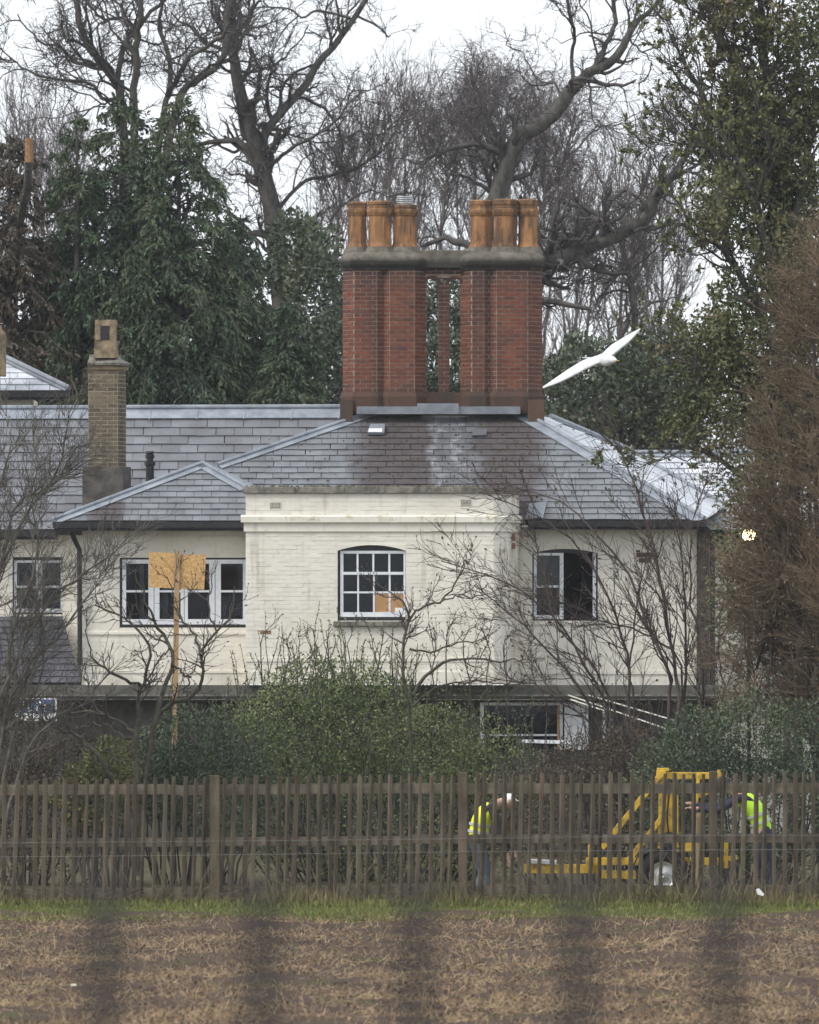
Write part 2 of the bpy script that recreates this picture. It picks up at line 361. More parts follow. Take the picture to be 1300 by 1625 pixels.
# ------------------------------------------------------------------ ground
def build_ground():
    nx, ny = 200, 270
    xs = np.linspace(-11, 11, nx); ys = np.linspace(60, 103.0, ny)
    X, Y = np.meshgrid(xs, ys)
    Z = np.zeros_like(X)
    for s, a in ((0.9, 0.035), (2.1, 0.028), (4.7, 0.022), (9.0, 0.016)):
        for k in range(6):
            th = rng.uniform(0, 6.28); ph = rng.uniform(0, 6.28); q = s * rng.uniform(0.7, 1.4)
            Z += a / 2.2 * np.sin(q * (X * math.cos(th) + Y * math.sin(th) * 0.8) + ph + 1.3 * np.sin(X * 0.9 * q + ph * 2) )
    Z += rng.normal(0, 0.011, Z.shape)
    edge = np.clip((np.minimum(X + 11, 11 - X)) / 1.0, 0, 1) * np.clip((103.0 - Y) / 1.0, 0, 1) * np.clip((Y - 60) / 1.0, 0, 1)
    Z = 0.012 + (Z * 0.5 + 0.02) * edge
    V = np.stack([X, Y, Z], -1).reshape(-1, 3)
    i = np.arange(nx * ny).reshape(ny, nx)
    q = np.stack([i[:-1, :-1], i[:-1, 1:], i[1:, 1:], i[1:, :-1]], -1).reshape(-1, 4)
    t = NT('damp_ploughed_soil'); x, y, z = t.xyz()
    col = t.ramp(t.noise(3.5, 6, 0.65), [(0.3, (0.046, 0.032, 0.024)), (0.55, (0.080, 0.056, 0.041)), (0.8, (0.125, 0.09, 0.062))])
    grn = t.math('MULTIPLY', t.sstep(t.noise(0.9, 4, 0.6), 0.52, 0.7), 0.5)
    col = t.mix(grn, col, (0.075, 0.085, 0.03))
    t.bump(t.noise(30, 4, 0.6), 0.6, 0.02)
    o = np_obj('field_soil', V, [q], t.done(col, 0.95, 0.1), smooth=False); tag(o, 'ploughed brown stubble field in front of the picket fence', None, None, 'structure')
    m = simple('earth', (0.06, 0.055, 0.035), (0.10, 0.09, 0.05), 1.5, 0.95, 0.1)
    g = MB(); g.add([(-200, -20, 0), (200, -20, 0), (200, 500, 0), (-200, 500, 0)], [(0, 1, 2, 3)])
    tag(g.build('ground', m), 'bare ground round the cottage and under the trees', None, None, 'structure')
    turf = simple('turf', (0.055, 0.075, 0.022), (0.10, 0.12, 0.04), 2.5, 0.95, 0.1)
    g = MB(); ex = [-40 + 0.1 * k for k in range(801)]; r_ = random.Random(2)
    ey = [100.3 + .3 * math.sin(q * 1.7) + .25 * math.sin(q * 4.1 + 1) + r_.uniform(-.25, .25) for q in ex]
    g.add([(q, w, 0.03) for q, w in zip(ex, ey)] + [(q, 110, 0.03) for q in ex], [(k, k + 1, 802 + k, 801 + k) for k in range(800)])
    tag(g.build('turf_verge', turf), 'strip of turf along the foot of the fence', None, None, 'structure')
build_ground()

# ------------------------------------------------------------------ wall, roof and window builders
def offset_line(plan, o):
    pts = [Vector((p[0], p[1])) for p in plan]; out = []
    ns = []
    for a, b in zip(pts, pts[1:]):
        d = (b - a).normalized(); ns.append(Vector((d.y, -d.x)))
    for i, p in enumerate(pts):
        if i == 0: n = ns[0]; k = 1
        elif i == len(pts) - 1: n = ns[-1]; k = 1
        else:
            n = (ns[i - 1] + ns[i]).normalized(); k = 1 / max(0.4, n.dot(ns[i]))
        out.append(p + n * (o * k))
    return out
def ledge(mb, plan, o_in, prof):
    "solid that follows a plan line; prof = [(outward, z) ...] from the bottom to the top"
    inn = offset_line(plan, o_in); n = len(plan)
    rings = [offset_line(plan, o) for o, z in prof]
    m = len(prof)
    vs = []; fs = []
    for i in range(n):
        vs.append((inn[i].x, inn[i].y, prof[0][1]))
        for j in range(m): vs.append((rings[j][i].x, rings[j][i].y, prof[j][1]))
        vs.append((inn[i].x, inn[i].y, prof[-1][1]))
    k = m + 2
    for i in range(n - 1):
        for j in range(k):
            j2 = (j + 1) % k
            fs.append((i * k + j, (i + 1) * k + j, (i + 1) * k + j2, i * k + j2))
    fs.append(tuple(range(k))); fs.append(tuple((n - 1) * k + j for j in range(k))[::-1])
    return mb.add(vs, fs)
def facet(A, B):
    A = Vector((A[0], A[1], 0)); B = Vector((B[0], B[1], 0)); d = (B - A).normalized()
    return A, d, Vector((d.y, -d.x, 0)), (B - A).length
def wall_cells(mb, A, B, z0, z1, openings, th, front=0.0):
    A, d, n, L = facet(A, B)
    sc = sorted({0.0, L, *[v for o in openings for v in o[:2]]}); zc_ = sorted({z0, z1, *[v for o in openings for v in o[2:]]})
    for s0, s1 in zip(sc, sc[1:]):
        run = None
        for a, b in zip(zc_, zc_[1:]):
            sm, zm = (s0 + s1) / 2, (a + b) / 2
            hole = any(o[0] < sm < o[1] and o[2] < zm < o[3] for o in openings)
            if not hole:
                run = (run[0], b) if run and abs(run[1] - a) < 1e-6 else run
                if run is None or run[1] != b:
                    if run: emit(mb, A, d, n, s0, s1, run, th, front)
                    run = (a, b)
            elif run:
                emit(mb, A, d, n, s0, s1, run, th, front); run = None
        if run: emit(mb, A, d, n, s0, s1, run, th, front)
def emit(mb, A, d, n, s0, s1, r, th, front):
    p = [A + d * s0 + n * front, A + d * s1 + n * front, A + d * s1 - n * (th - front), A + d * s0 - n * (th - front)]
    mb.hexa([q + Vector((0, 0, r[0])) for q in p], [q + Vector((0, 0, r[1])) for q in p])
def courses(A, B, z0, z1, openings, h=0.076, bl=0.225, joint=0.009, seed=1):
    "brick rectangles (s0, s1, z0, z1) over a straight wall"
    A_, d, n, L = facet(A, B); r = random.Random(seed); out = []
    nz = max(1, int(round((z1 - z0) / h))); h = (z1 - z0) / nz
    for k in range(nz):
        za, zb = z0 + k * h + joint / 2, z0 + (k + 1) * h - joint / 2
        spans = [(0.0, L)]
        for o in openings:
            if o[2] < zb - 0.005 and o[3] > za + 0.005:
                ns = []
                for a, b in spans:
                    if o[1] <= a or o[0] >= b: ns.append((a, b)); continue
                    if o[0] > a: ns.append((a, o[0]))
                    if o[1] < b: ns.append((o[1], b))
                spans = ns
        off = 0.0 if k % 2 else bl / 2
        for a, b in spans:
            s = math.floor((a - off) / bl) * bl + off
            while s < b:
                e0, e1 = max(s, a) + joint / 2, min(s + bl, b) - joint / 2
                if e1 - e0 > 0.02: out.append((e0, e1, za, zb))
                s += bl
    return out
def brickwork(mb, A, B, z0, z1, openings, seed=1, proud=(0.001, 0.007), **k):
    A_, d, n, L = facet(A, B); r = random.Random(seed)
    for s0, s1, za, zb in courses(A, B, z0, z1, openings, seed=seed, **k):
        f = r.uniform(*proud); t = r.uniform(-0.002, 0.002); b = -0.004
        p = [A_ + d * s0 + n * (f + t), A_ + d * s1 + n * (f - t), A_ + d * s1 + n * b, A_ + d * s0 + n * b]
        j = r.uniform(-0.002, 0.002)
        mb.hexa([q + Vector((0, 0, za + j)) for q in p], [q + Vector((0, 0, zb + j)) for q in p])

class Pieces:
    "individual alike pieces up to a limit, the rest joined"
    def __init__(s, limit=300): s.n = 0; s.limit = limit; s.shared = {}
def loose_bricks(pool, parent, mat, facets, z0, z1, limit_full=0.20, seed=3, rest_name='brickwork', h=0.075, bl=0.225):
    r = random.Random(seed); rest = MB(); off = woff(parent)
    for A, B, zz0, zz1 in facets:
        A_, d, n, L = facet(A, B)
        rot = math.atan2(d.y, d.x)
        for s0, s1, za, zb in courses(A, B, zz0, zz1, [], h=h, bl=bl, joint=0.017, seed=seed):
            f = r.uniform(0.006, 0.012); w = s1 - s0
            if pool.n < pool.limit and w > 0.09:
                key = (mat.name, round(w, 2), round(zb - za, 3))
                me = pool.shared.get(key)
                if me is None:
                    b = MB(); c = 0.004; hh = (zb - za)
                    b.box(-w / 2, w / 2, -0.02, 0.05, 0, hh)
                    me = bpy.data.meshes.new('brick'); me.from_pydata(b.v, [], b.f); me.materials.append(mat); me.update(); pool.shared[key] = me
                o = bpy.data.objects.new('brick', me)
                o.location = A_ + d * ((s0 + s1) / 2) + n * (f - 0.02) + Vector((0, 0, za)) - off
                o.rotation_euler = (0, r.uniform(-0.006, 0.006), rot + r.uniform(-0.01, 0.01)); link(o, parent); pool.n += 1
            else:
                p = [A_ + d * s0 + n * f, A_ + d * s1 + n * f, A_ + d * s1 - n * 0.03, A_ + d * s0 - n * 0.03]
                rest.hexa([q + Vector((0, 0, za)) for q in p], [q + Vector((0, 0, zb)) for q in p])
    if rest.v: tag(rest.build(rest_name, mat, parent), kind='stuff')

def onplane(px, py, d0, z0, tp):
    k = (HY - py) / F
    d = (CAMH - z0 + d0 * tp) / (tp - k)
    return P(px, py, d)
def rayplane(px, py, p0, n):
    e = Vector((0, 0, CAMH)); r = P(px, py, 1.0) - e
    t = (p0 - e).dot(n) / r.dot(n)
    return e + r * t
def clip_poly(sub, poly):
    for i in range(len(poly)):
        a, b = poly[i], poly[(i + 1) % len(poly)]; out = []
        def side(p): return (b[0] - a[0]) * (p[1] - a[1]) - (b[1] - a[1]) * (p[0] - a[0])
        for j in range(len(sub)):
            p, q = sub[j], sub[(j + 1) % len(sub)]; sp, sq = side(p), side(q)
            if sp >= 0: out.append(p)
            if sp * sq < 0:
                t = sp / (sp - sq); out.append((p[0] + t * (q[0] - p[0]), p[1] + t * (q[1] - p[1])))
        sub = out
        if len(sub) < 3: return []
    return sub
def roof_frame(poly):
    u = (poly[1] - poly[0]).normalized(); n = u.cross(poly[2] - poly[0]).normalized()
    if n.z < 0: n = -n
    return u, n.cross(u), n
def slates(pool, roof, poly, mat, e=0.2, w=0.3, seed=1, skip=None, individual=True):
    u, v, n = roof_frame(poly); o = poly[0]; r = random.Random(seed)
    P2 = [((p - o).dot(u), (p - o).dot(v)) for p in poly]
    vmax = max(p[1] for p in P2); u0 = min(p[0] for p in P2); u1 = max(p[0] for p in P2)
    rest = MB(); off = woff(roof); k = 0; vv = 0.0
    ov = 0.05
    while vv < vmax - 0.02:
        s = u0 - r.uniform(0, 0.02) - (w / 2 if k % 2 else 0)
        while s < u1:
            g = 0.004; jw = r.uniform(-0.006, 0.006); jv = r.uniform(-0.008, 0.006)
            rect = [(s + g, vv), (s + w - g, vv), (s + w - g, vv + e + ov), (s + g, vv + e + ov)]
            c = clip_poly(rect, P2)
            if c and (skip is None or not skip(o + u * (s + w / 2) + v * (vv + e / 2))):
                area = 0.5 * abs(sum(c[i][0] * c[(i + 1) % len(c)][1] - c[(i + 1) % len(c)][0] * c[i][1] for i in range(len(c))))
                H = lambda q: 0.030 - 0.022 * (q - vv) / (e + ov) + dz
                dz = r.uniform(-0.002, 0.003)
                if individual and pool.n < pool.limit and area > 0.98 * (w - 2 * g) * (e + ov):
                    key = (mat.name, 'slate', round(e, 3), round(w, 3)); me = pool.shared.get(key)
                    if me is None:
                        b = MB(); a = (w / 2 - g); L = e + ov
                        b.hexa([(-a, 0, 0.018), (a, 0, 0.018), (a, L, 0.0), (-a, L, 0.0)], [(-a, 0, 0.030), (a, 0, 0.030), (a, L, 0.008), (-a, L, 0.008)])
                        me = bpy.data.meshes.new('slate'); me.from_pydata(b.v, [], b.f); me.materials.append(mat); me.update(); pool.shared[key] = me
                    ob = bpy.data.objects.new('slate', me)
                    R = Matrix((u, v, n)).transposed().to_4x4()
                    R = R @ Matrix.Rotation((r.uniform(-0.012, 0.012) if r.random() > .03 else r.uniform(-.05, .05)), 4, 'Z')
                    R.translation = o + u * (s + w / 2 + jw) + v * (vv + jv) + n * dz - off
                    ob.matrix_basis = R; link(ob, roof); pool.n += 1
                elif area > 0.004:
                    m = len(c)
                    rest.add([o + u * p[0] + v * p[1] + n * (H(p[1]) - 0.012) for p in c] + [o + u * p[0] + v * p[1] + n * H(p[1]) for p in c],
                             [tuple(range(m))[::-1], tuple(range(m, 2 * m))] + [(i, (i + 1) % m, m + (i + 1) % m, m + i) for i in range(m)])
            s += w
        vv += e; k += 1
    if rest.v: tag(rest.build('slating', mat, roof), kind='stuff')
def strip(mb, a, b, inward, n, w, lift=0.034, th=0.008, roll=0.0):
    "a lead strip lying on a roof plane along the line a-b; inward points into the slope"
    d = (b - a).normalized(); inw = (inward - d * inward.dot(d)).normalized() * w
    q = [a, b, b + inw, a + inw]
    if (q[1] - q[0]).cross(q[2] - q[0]).dot(n) < 0: q = q[::-1]
    mb.hexa([p + n * lift for p in q], [p + n * (lift + th) for p in q])
    if roll: mb.tube([a + n * (lift + roll * 0.6), b + n * (lift + roll * 0.6)], roll, 8)
def deck(poly, th=0.10):
    u, v, n = roof_frame(poly); return MB().prism(poly, -n * th)

def arch_spandrel(mb, px0, px1, py_side, py_top, d, y0, y1):
    "wall infill between a segmental arch and the straight top of an opening"
    n = 12; mid = (px0 + px1) / 2
    f = lambda px: py_side - (py_side - py_top) * (1 - ((px - mid) / ((px1 - px0) / 2)) ** 2)
    for i in range(n):
        a = px0 + (px1 - px0) * i / n; b = px0 + (px1 - px0) * (i + 1) / n
        mb.hexa([(PX(a, d), y0, PZ(f(a), d)), (PX(b, d), y0, PZ(f(b), d)), (PX(b, d), y1, PZ(f(b), d)), (PX(a, d), y1, PZ(f(a), d))],
                [(PX(a, d), y0, PZ(py_top - 1, d)), (PX(b, d), y0, PZ(py_top - 1, d)), (PX(b, d), y1, PZ(py_top - 1, d)), (PX(a, d), y1, PZ(py_top - 1, d))])
def rects(mb, d, y, depth, lst):
    for a, b, c, e in lst: mb.box(PX(a, d), PX(b, d), y, y + depth, PZ(e, d), PZ(c, d))
def pane_parts(win, d, y, lst, mat=None):
    for a, b, c, e in lst:
        m = MB(); m.box(PX(a, d), PX(b, d), y, y + 0.006, PZ(e, d), PZ(c, d)); m.build('pane', mat or M['glass'], win)
def room(parent, d, px0, px1, py0, py1, y, depth=1.6):
    "the dark room behind an opening: five inward faces"
    x0, x1, z0, z1 = PX(px0, d), PX(px1, d), PZ(py1, d), PZ(py0, d); y1 = y + depth; t = 0.02
    m = MB(); m.box(x0 - t, x1 + t, y1, y1 + t, z0 - t, z1 + t); m.box(x0 - t, x0, y, y1, z0, z1); m.box(x1, x1 + t, y, y1, z0, z1)
    m.box(x0 - t, x1 + t, y, y1, z0 - t, z0); m.box(x0 - t, x1 + t, y, y1, z1, z1 + t)
    return m.build('room', M['interior'], parent)

# ------------------------------------------------------------------ the cottage
DB = 130.0
cot = thing('cottage', (PX(620, 131), 131, 0), 'cream painted brick cottage with slate hipped roof and paired red brick chimney stacks', 'cottage')
bricks = Pieces(); slate_pool = Pieces()
zb0, zb1 = PZ(1086, DB), PZ(783, DB)
bay_px = [(390, 130), (784, 130), (795, 130.07), (806, 130.26), (816, 130.58), (822, 130.95), (824, 131.4)]
bay_plan = [(PX(p, d), d) for p, d in bay_px]
def sopen(px0, px1, py0, py1, d, pxa): return (PX(px0, d) - PX(pxa, d), PX(px1, d) - PX(pxa, d), PZ(py1, d), PZ(py0, d))
ob = sopen(536, 644, 864, 985, DB, 390)
wall = MB(); wall_cells(wall, bay_plan[0], bay_plan[1], zb0, zb1, [ob], 0.32)
for a, b in zip(bay_plan[1:], bay_plan[2:]): wall_cells(wall, a, b, zb0, zb1, [], 0.25)
wall.box(PX(390, DB), PX(390, DB) + 0.3, DB + 0.32, 131.6, zb0, zb1)
arch_spandrel(wall, 535.5, 644.5, 874, 865, DB, DB - 0.008, DB + 0.3)
bay = wall.build('bay_wall', M['paint'], cot)
bw = MB()
zones = [(zb0, PZ(1068, DB)), (PZ(1068, DB), PZ(845, DB)), (PZ(817, DB), zb1)]
for i, (a, b) in enumerate(zones):
    brickwork(bw, bay_plan[0], bay_plan[1], a, b, [ob], seed=5 + i)
    for j, (p, q) in enumerate(zip(bay_plan[1:], bay_plan[2:])): brickwork(bw, p, q, a, b, [], seed=20 + i * 9 + j, bl=0.16)
tag(bw.build('brickwork', M['paint'], bay), kind='stuff')
# string courses and plinth, following the curved corner
for nm, pa, pb, o in (('string_course', 817, 829, 0.085), ('frieze', 829, 843.5, 0.035), ('plinth_band', 1066, 1086, 0.03), ('plinth_moulding', 1044, 1050, 0.02)):
    m = MB(); pl = [(bay_plan[0][0] - (o if o > 0.03 else 0), 130)] + bay_plan[1:]
    pr = [(o, PZ(pb, DB)), (o, PZ(pa + 3, DB)), (o * 0.4, PZ(pa, DB))] if nm == 'string_course' else [(o, PZ(pb, DB)), (o, PZ(pa, DB))]
    ledge(m, pl, -0.02, pr); m.build(nm, M['paint'], cot)
# coping stones, one by one
cuts = [386, 470, 547, 612, 665, 722, 757]
r_ = random.Random(4)
for a, b in zip(cuts, cuts[1:]):
    m = MB(); j = r_.uniform(-0.006, 0.006)
    m.box(PX(a, DB) + 0.004, PX(b, DB) - 0.004, DB - 0.055 + j, DB + 0.3, zb1 + 0.0, PZ(772, DB) + j); m.build('coping_stone', M['stone'], cot, bevel=0.012)
cp = [(PX(757.5, DB), 130)] + bay_plan[1:]
for i in range(len(cp) - 1):
    m = MB(); A_, d_, n_, L_ = facet(cp[i], cp[i + 1]); A2 = A_ + d_ * 0.004; B2 = A_ + d_ * (L_ + 0.02)
    ledge(m, [(A2.x, A2.y), (B2.x, B2.y)], -0.28, [(0.055, zb1), (0.055, zb1 + 0.11)]); m.build('coping_stone', M['stone'], cot, bevel=0.01)
# raised strip coloured as a blind slit's shade on the curved corner, and bare patches
m = MB(); m.pbox(794.5, 802.5, 873, 985, 130.02, 0.03); m.lathe(PX(798.5, 130.02), 130.035, [(0.044, PZ(873, 130.02)), (0.044, PZ(872, 130.02) + 0.03)], 10)
m.build('slit_shade_strip', simple('slit_shade_render', (0.40, 0.385, 0.34), (0.47, 0.45, 0.40), 4), cot)
M['brick_bare'] = simple('bare_brick', (0.20, 0.10, 0.06), (0.30, 0.15, 0.09), 12, 0.9, 0.2, bump=0.5)
for a, b, c, e, d in ((413, 430, 1001, 1006, 130), (811, 818, 846, 858, 130.45), (811.5, 818, 862, 871, 130.45)):
    m = MB(); m.box(PX(a, d), PX(b, d), d - 0.012, d + 0.05, PZ(e, d), PZ(c, d)); m.build('exposed_brick', M['brick_bare'], cot)
# air vents
M['vent'] = simple('vent_plate', (0.60, 0.57, 0.49), (0.70, 0.66, 0.57), 8, 0.7)
for a, c in ((428, 797), (731, 793)):
    m = MB(); m.pbox(a, a + 18, c, c + 10, DB - 0.014, 0.03); v = m.build('air_vent', M['vent'], cot)
    h = MB()
    for i in range(7):
        for j in range(4): h.pbox(a + 1.2 + i * 2.35, a + 2.6 + i * 2.35, c + 1 + j * 2.25, c + 2.3 + j * 2.25, DB - 0.0165, 0.02)
    h.build('vent_hole_dark', M['black_paint'], v)  # raised dark boxes stand for the shade inside the holes
# middle sash window
yw = DB + 0.05
f = MB(); rects(f, DB, yw, 0.06, [(540, 545, 874, 979), (640.5, 643.5, 874, 979), (545, 640.5, 874, 878.5), (545, 640.5, 971.5, 979)])
rects(f, DB, yw - 0.012, 0.05, [(545, 640.5, 907.5, 912)])
rects(f, DB, yw + 0.012, 0.03, [(566, 569, 878.5, 907.5), (591, 594, 878.5, 907.5), (616.3, 619.5, 878.5, 907.5), (567, 569.8, 912, 971.5), (592, 595, 912, 971.5), (617, 620, 912, 971.5),
                                (545, 567, 938.5, 941.5), (569.8, 592, 938.5, 941.5), (595, 617, 938.5, 941.5), (620, 640.5, 938.5, 941.5)])
win = f.build('window', M['white_paint'], cot)
tag(win, 'white sash window of twelve panes with cardboard in two lower panes')
s = MB(); rects(s, DB, yw + 0.005, 0.1, [(536.2, 540, 874, 985), (643.5, 644, 874, 985), (540, 643.5, 979, 985), (536.2, 644, 865.2, 874)])
s.build('surround', M['black_paint'], win)
cols = [(545, 566), (569, 591), (594, 616.3), (619.5, 640.5)]; cols2 = [(545, 567), (569.8, 592), (595, 617), (620, 640.5)]
pane_parts(win, DB, yw + 0.03, [(a, b, 878.5, 907.5) for a, b in cols] + [(a, b, 912, 938.5) for a, b in cols2] + [(a, b, 941.5, 971.5) for a, b in cols2])
for k, (a, b) in enumerate(cols2[2:]):
    m = MB(); rects(m, DB, yw + 0.022 - 0.004 * k, 0.006, [(a - 0.4, b + 0.4, 941, 972)]); m.build('cardboard', M['card'], win)
m = MB(); rects(m, DB, yw + 0.012, 0.004, [(627, 640.3, 964.5, 971)]); m.build('paper_label', M['paper'], win)
m = MB(); m.box(PX(529, DB), PX(648, DB), DB - 0.09, DB + 0.06, PZ(994, DB), PZ(986, DB)); m.build('sill', M['stone'], cot, bevel=0.01)
room(cot, DB, 530, 650, 860, 990, DB + 0.33)

# left front wall with the long casement window
DL = 131.2
A, B = (PX(130, DL), DL), (PX(392, DL), DL); z0, z1 = PZ(1088, DL), PZ(834, DL)
ol = sopen(190, 391.5, 885, 996, DL, 130)
wall = MB(); wall_cells(wall, A, B, z0, z1, [ol], 0.3); wall.box(PX(130, DL), PX(130, DL) + 0.28, DL + 0.3, 134.2, z0, z1)
lw = wall.build('left_wall', M['paint'], cot)
bw = MB(); brickwork(bw, A, B, z0, z1, [ol], seed=51, proud=(0.001, 0.0045)); tag(bw.build('brickwork', M['paint'], lw), kind='stuff')
m = MB()
for pa, pb, o in ((1003, 1007, 0.03), (1064, 1068, 0.022), (851, 853, 0.015)):
    m = MB(); m.box(PX(130, DL), PX(391, DL), DL - o, DL + 0.03, PZ(pb, DL), PZ(pa, DL)); m.build('moulding', M['paint'], cot)
yw = DL + 0.03
f = MB(); xs = [(194, 200), (235.5, 253), (286.5, 298), (332, 350.5), (385.5, 390)]
rects(f, DL, yw, 0.07, [(a, b, 888, 991) for a, b in xs])
lt = [(200, 235.5), (253, 286.5), (298, 332), (350.5, 385.5)]
rects(f, DL, yw, 0.07, [(a, b, c, e) for a, b in lt for c, e in ((888, 894.5), (982.5, 991))])
rects(f, DL, yw + 0.015, 0.03, [(a, b, 936.5, 940) for a, b in lt])
win = f.build('window', M['white_paint'], cot); tag(win, 'long white casement window of four lights')
m = MB(); rects(m, DL, yw - 0.003, 0.012, [(244, 244.8, 889, 990), (292, 292.7, 889, 990), (341, 341.8, 889, 990)]); m.build('casement_joint', M['black_paint'], win)
s = MB(); rects(s, DL, yw + 0.004, 0.1, [(190.4, 194, 885.2, 995.5), (390, 391.3, 885.2, 995.5), (194, 390, 885.2, 888), (194, 390, 991, 995.5)]); s.build('surround', M['black_paint'], win)
pane_parts(win, DL, yw + 0.035, [(a, b, c, e) for a, b in lt for c, e in ((894.5, 936.5), (940, 982.5))])
for a, b in ((258, 266), (221, 228)):
    m = MB(); x0, x1 = PX(a, DL), PX(b, DL); zt, zq = PZ(896, DL), PZ(981, DL)
    for k in range(5): m.box(x0 + (x1 - x0) * k / 5, x0 + (x1 - x0) * (k + 1) / 5 - .003, yw + .13 + .012 * (k % 2), yw + .15 + .012 * (k % 2), zq, zt)
    m.build('curtain', M['blind'], win)
room(cot, DL, 186, 393, 880, 1000, DL + 0.31)

# right front wall with the half open window
DR = 131.4
A, B = (PX(812, DR), DR), (PX(1106, DR), DR); z0, z1 = PZ(1088, DR), PZ(836, DR)
orr = sopen(845, 949, 871, 985, DR, 812)
wall = MB(); wall_cells(wall, A, B, z0, z1, [orr], 0.3); arch_spandrel(wall, 844.6, 949.4, 878, 871, DR, DR - 0.006, DR + 0.28)
wall.box(PX(1106, DR) - 0.28, PX(1106, DR), DR + 0.3, 137, z0, z1)
rw = wall.build('right_wall', M['paint'], cot)
bw = MB(); brickwork(bw, A, B, z0, z1, [orr], seed=71, proud=(0.001, 0.005)); tag(bw.build('brickwork', M['paint'], rw), kind='stuff')
m = MB()
for pa, pb, o in ((1064, 1070, 0.025), (848, 850, 0.012)): 
    m = MB(); m.box(PX(827, DR), PX(1106, DR), DR - o, DR + 0.03, PZ(pb, DR), PZ(pa, DR)); m.build('moulding', M['paint'], cot)
yw = DR + 0.04
f = MB(); rects(f, DR, yw, 0.06, [(847.5, 852, 877.5, 982.5), (888.5, 894.5, 877.5, 982.5), (852, 888.5, 877.5, 881.5), (852, 888.5, 976, 982.5), (941, 946, 877.5, 982)])
rects(f, DR, yw + 0.012, 0.03, [(852, 888.5, 929, 932.5)])
win = f.build('window', M['white_paint'], cot); tag(win, 'white window with its right half standing open and dark')
s = MB(); rects(s, DR, yw + 0.004, 0.09, [(845.2, 847.5, 871.2, 985), (946, 948.8, 871.2, 985), (847.5, 946, 871.2, 877.3), (847.5, 946, 982.7, 985)]); s.build('surround', M['black_paint'], win)
pane_parts(win, DR, yw + 0.03, [(852, 888.5, 881.5, 929), (852, 888.5, 932.5, 976)])
m = MB(); rects(m, DR, yw + 0.05, 0.01, [(851, 889.5, 880, 930)]); m.build('blind', M['blind'], win)
m = MB(); rects(m, DR, DR - 0.04, 0.08, [(838, 955, 987.5, 991.5)]); m.build('sill', M['paint'], cot, bevel=0.008)
room(cot, DR, 841, 953, 868, 988, DR + 0.31)
for a, b, c, e in ((1010, 1038, 877, 884.5), (1014, 1034, 885.5, 893), (1010, 1016, 873, 876.5)):
    m = MB(); m.box(PX(a, DR), PX(b, DR), DR - 0.012, DR + 0.05, PZ(e, DR), PZ(c, DR)); m.build('exposed_brick', M['brick_red'], cot)
m = MB(); m.box(PX(1106.5, DR), PX(1126, DR), DR - 0.12, DR + 0.3, 0.0, PZ(838, DR)); m.build('corner_pier', simple('dark_damp_brick', (0.045, 0.038, 0.033), (0.10, 0.085, 0.07), 8, 0.9, 0.2, bump=0.5), cot)
m = MB(); m.tube([P(1131, 845, DR - 0.1), P(1131, 1300, DR - 0.1)], 0.05, 10); m.build('drainpipe', M['black_paint'], cot)

# ground storey: grey fascia band, brown wall, windows and pale trim low down on the right
m = MB(); m.box(PX(-60, 131), PX(1140, 131), 130.72, 131.19, PZ(1110, 130.72), PZ(1087.5, 130.72)); m.build('fascia_band', M['grey_render'], cot)
m = MB(); m.box(PX(-60, 131), PX(1140, 131), 130.66, 130.715, PZ(1105, 130.7), PZ(1102, 130.7)); m.build('fascia_lip', M['stone'], cot)
m = MB(); m.box(PX(-60, 131), PX(1140, 131), 131.3, 131.6, 0.0, PZ(1111, 131.3)); low = m.build('lower_wall', M['grey_brick'], cot)
DG = 131.2
f = MB(); rects(f, DG, DG, 0.08, [(762, 962, 1115, 1119.5), (762, 768, 1119.5, 1190), (888, 893, 1119.5, 1190), (768, 888, 1165, 1168), (956, 962, 1119.5, 1190)])
win = f.build('window', M['white_paint'], cot); tag(win, 'low ground floor window with thin white top rail')
pane_parts(win, DG, DG + 0.04, [(768, 888, 1119.5, 1165), (768, 888, 1168, 1190)])
m = MB(); rects(m, DG, DG + 0.03, 0.03, [(896, 934, 1119.5, 1190)]); m.build('door', M['white_paint'], cot)
m = MB(); rects(m, DG, DG - 0.05, 0.10, [(884.5, 888.5, 1119.5, 1190)]); m.build('door_post', M['stake'], cot)
m = MB()
for a, b in (((902, 1103), (1062, 1158)), ((934, 1103), (1080, 1146)), ((906, 1110), (960, 1128))): m.beam(P(a[0], a[1], 130.4), P(b[0], b[1], 130.0), 0.024, 0.02)
m.build('canopy_rail', M['paint'], cot)
m = MB(); m.beam(P(820, 1176, 129.8), P(905, 1178, 129.8), 0.05, 0.06); m.build('low_rail', M['white_paint'], cot)

# main roof
d0, zE, tp = 131.0, PZ(826, 131.0), math.tan(math.radians(30))
op = lambda px, py: onplane(px, py, d0, zE, tp)
main = [op(388, 826), op(1116, 826), op(825, 655), op(600, 655), op(345, 741)]
rf = deck(main).build('roof', M['deck'], cot)
u, v, n = roof_frame(main)
vents = [(583, 610, 680, 694), (748, 772, 685, 696)]
slates(slate_pool, rf, main, M['slate'], e=0.216, w=0.29, seed=8)
ld = MB()
hipL = (op(345, 741), op(603, 652)); hipR = (op(1118, 826), op(822, 652)); rdg = (op(598, 654), op(828, 654))
strip(ld, hipL[0], hipL[1], -v + u, n, 0.15, roll=0.035); ld.build('lead_hip', M['lead'], rf); ld = MB(); strip(ld, hipR[1], hipR[0], -u - v * 0.3, n, 0.22, roll=0.04)
ld.build('lead_hip', M['lead'], rf)
ld = MB(); strip(ld, rdg[0], rdg[1], -v, n, 0.16, lift=0.046, roll=0.035)
ld.build('lead_ridge', M['lead'], rf)
pk = op(345, 741)
m = MB()
for a, b, c, e in vents[:1]:
    q = [op(a, e), op(b, e), op(b + 1, c), op(a + 5, c)]
    m.prism([p + n * 0.05 for p in q], n * 0.05)
m.build('roof_vent', M['lead_dark'], rf)
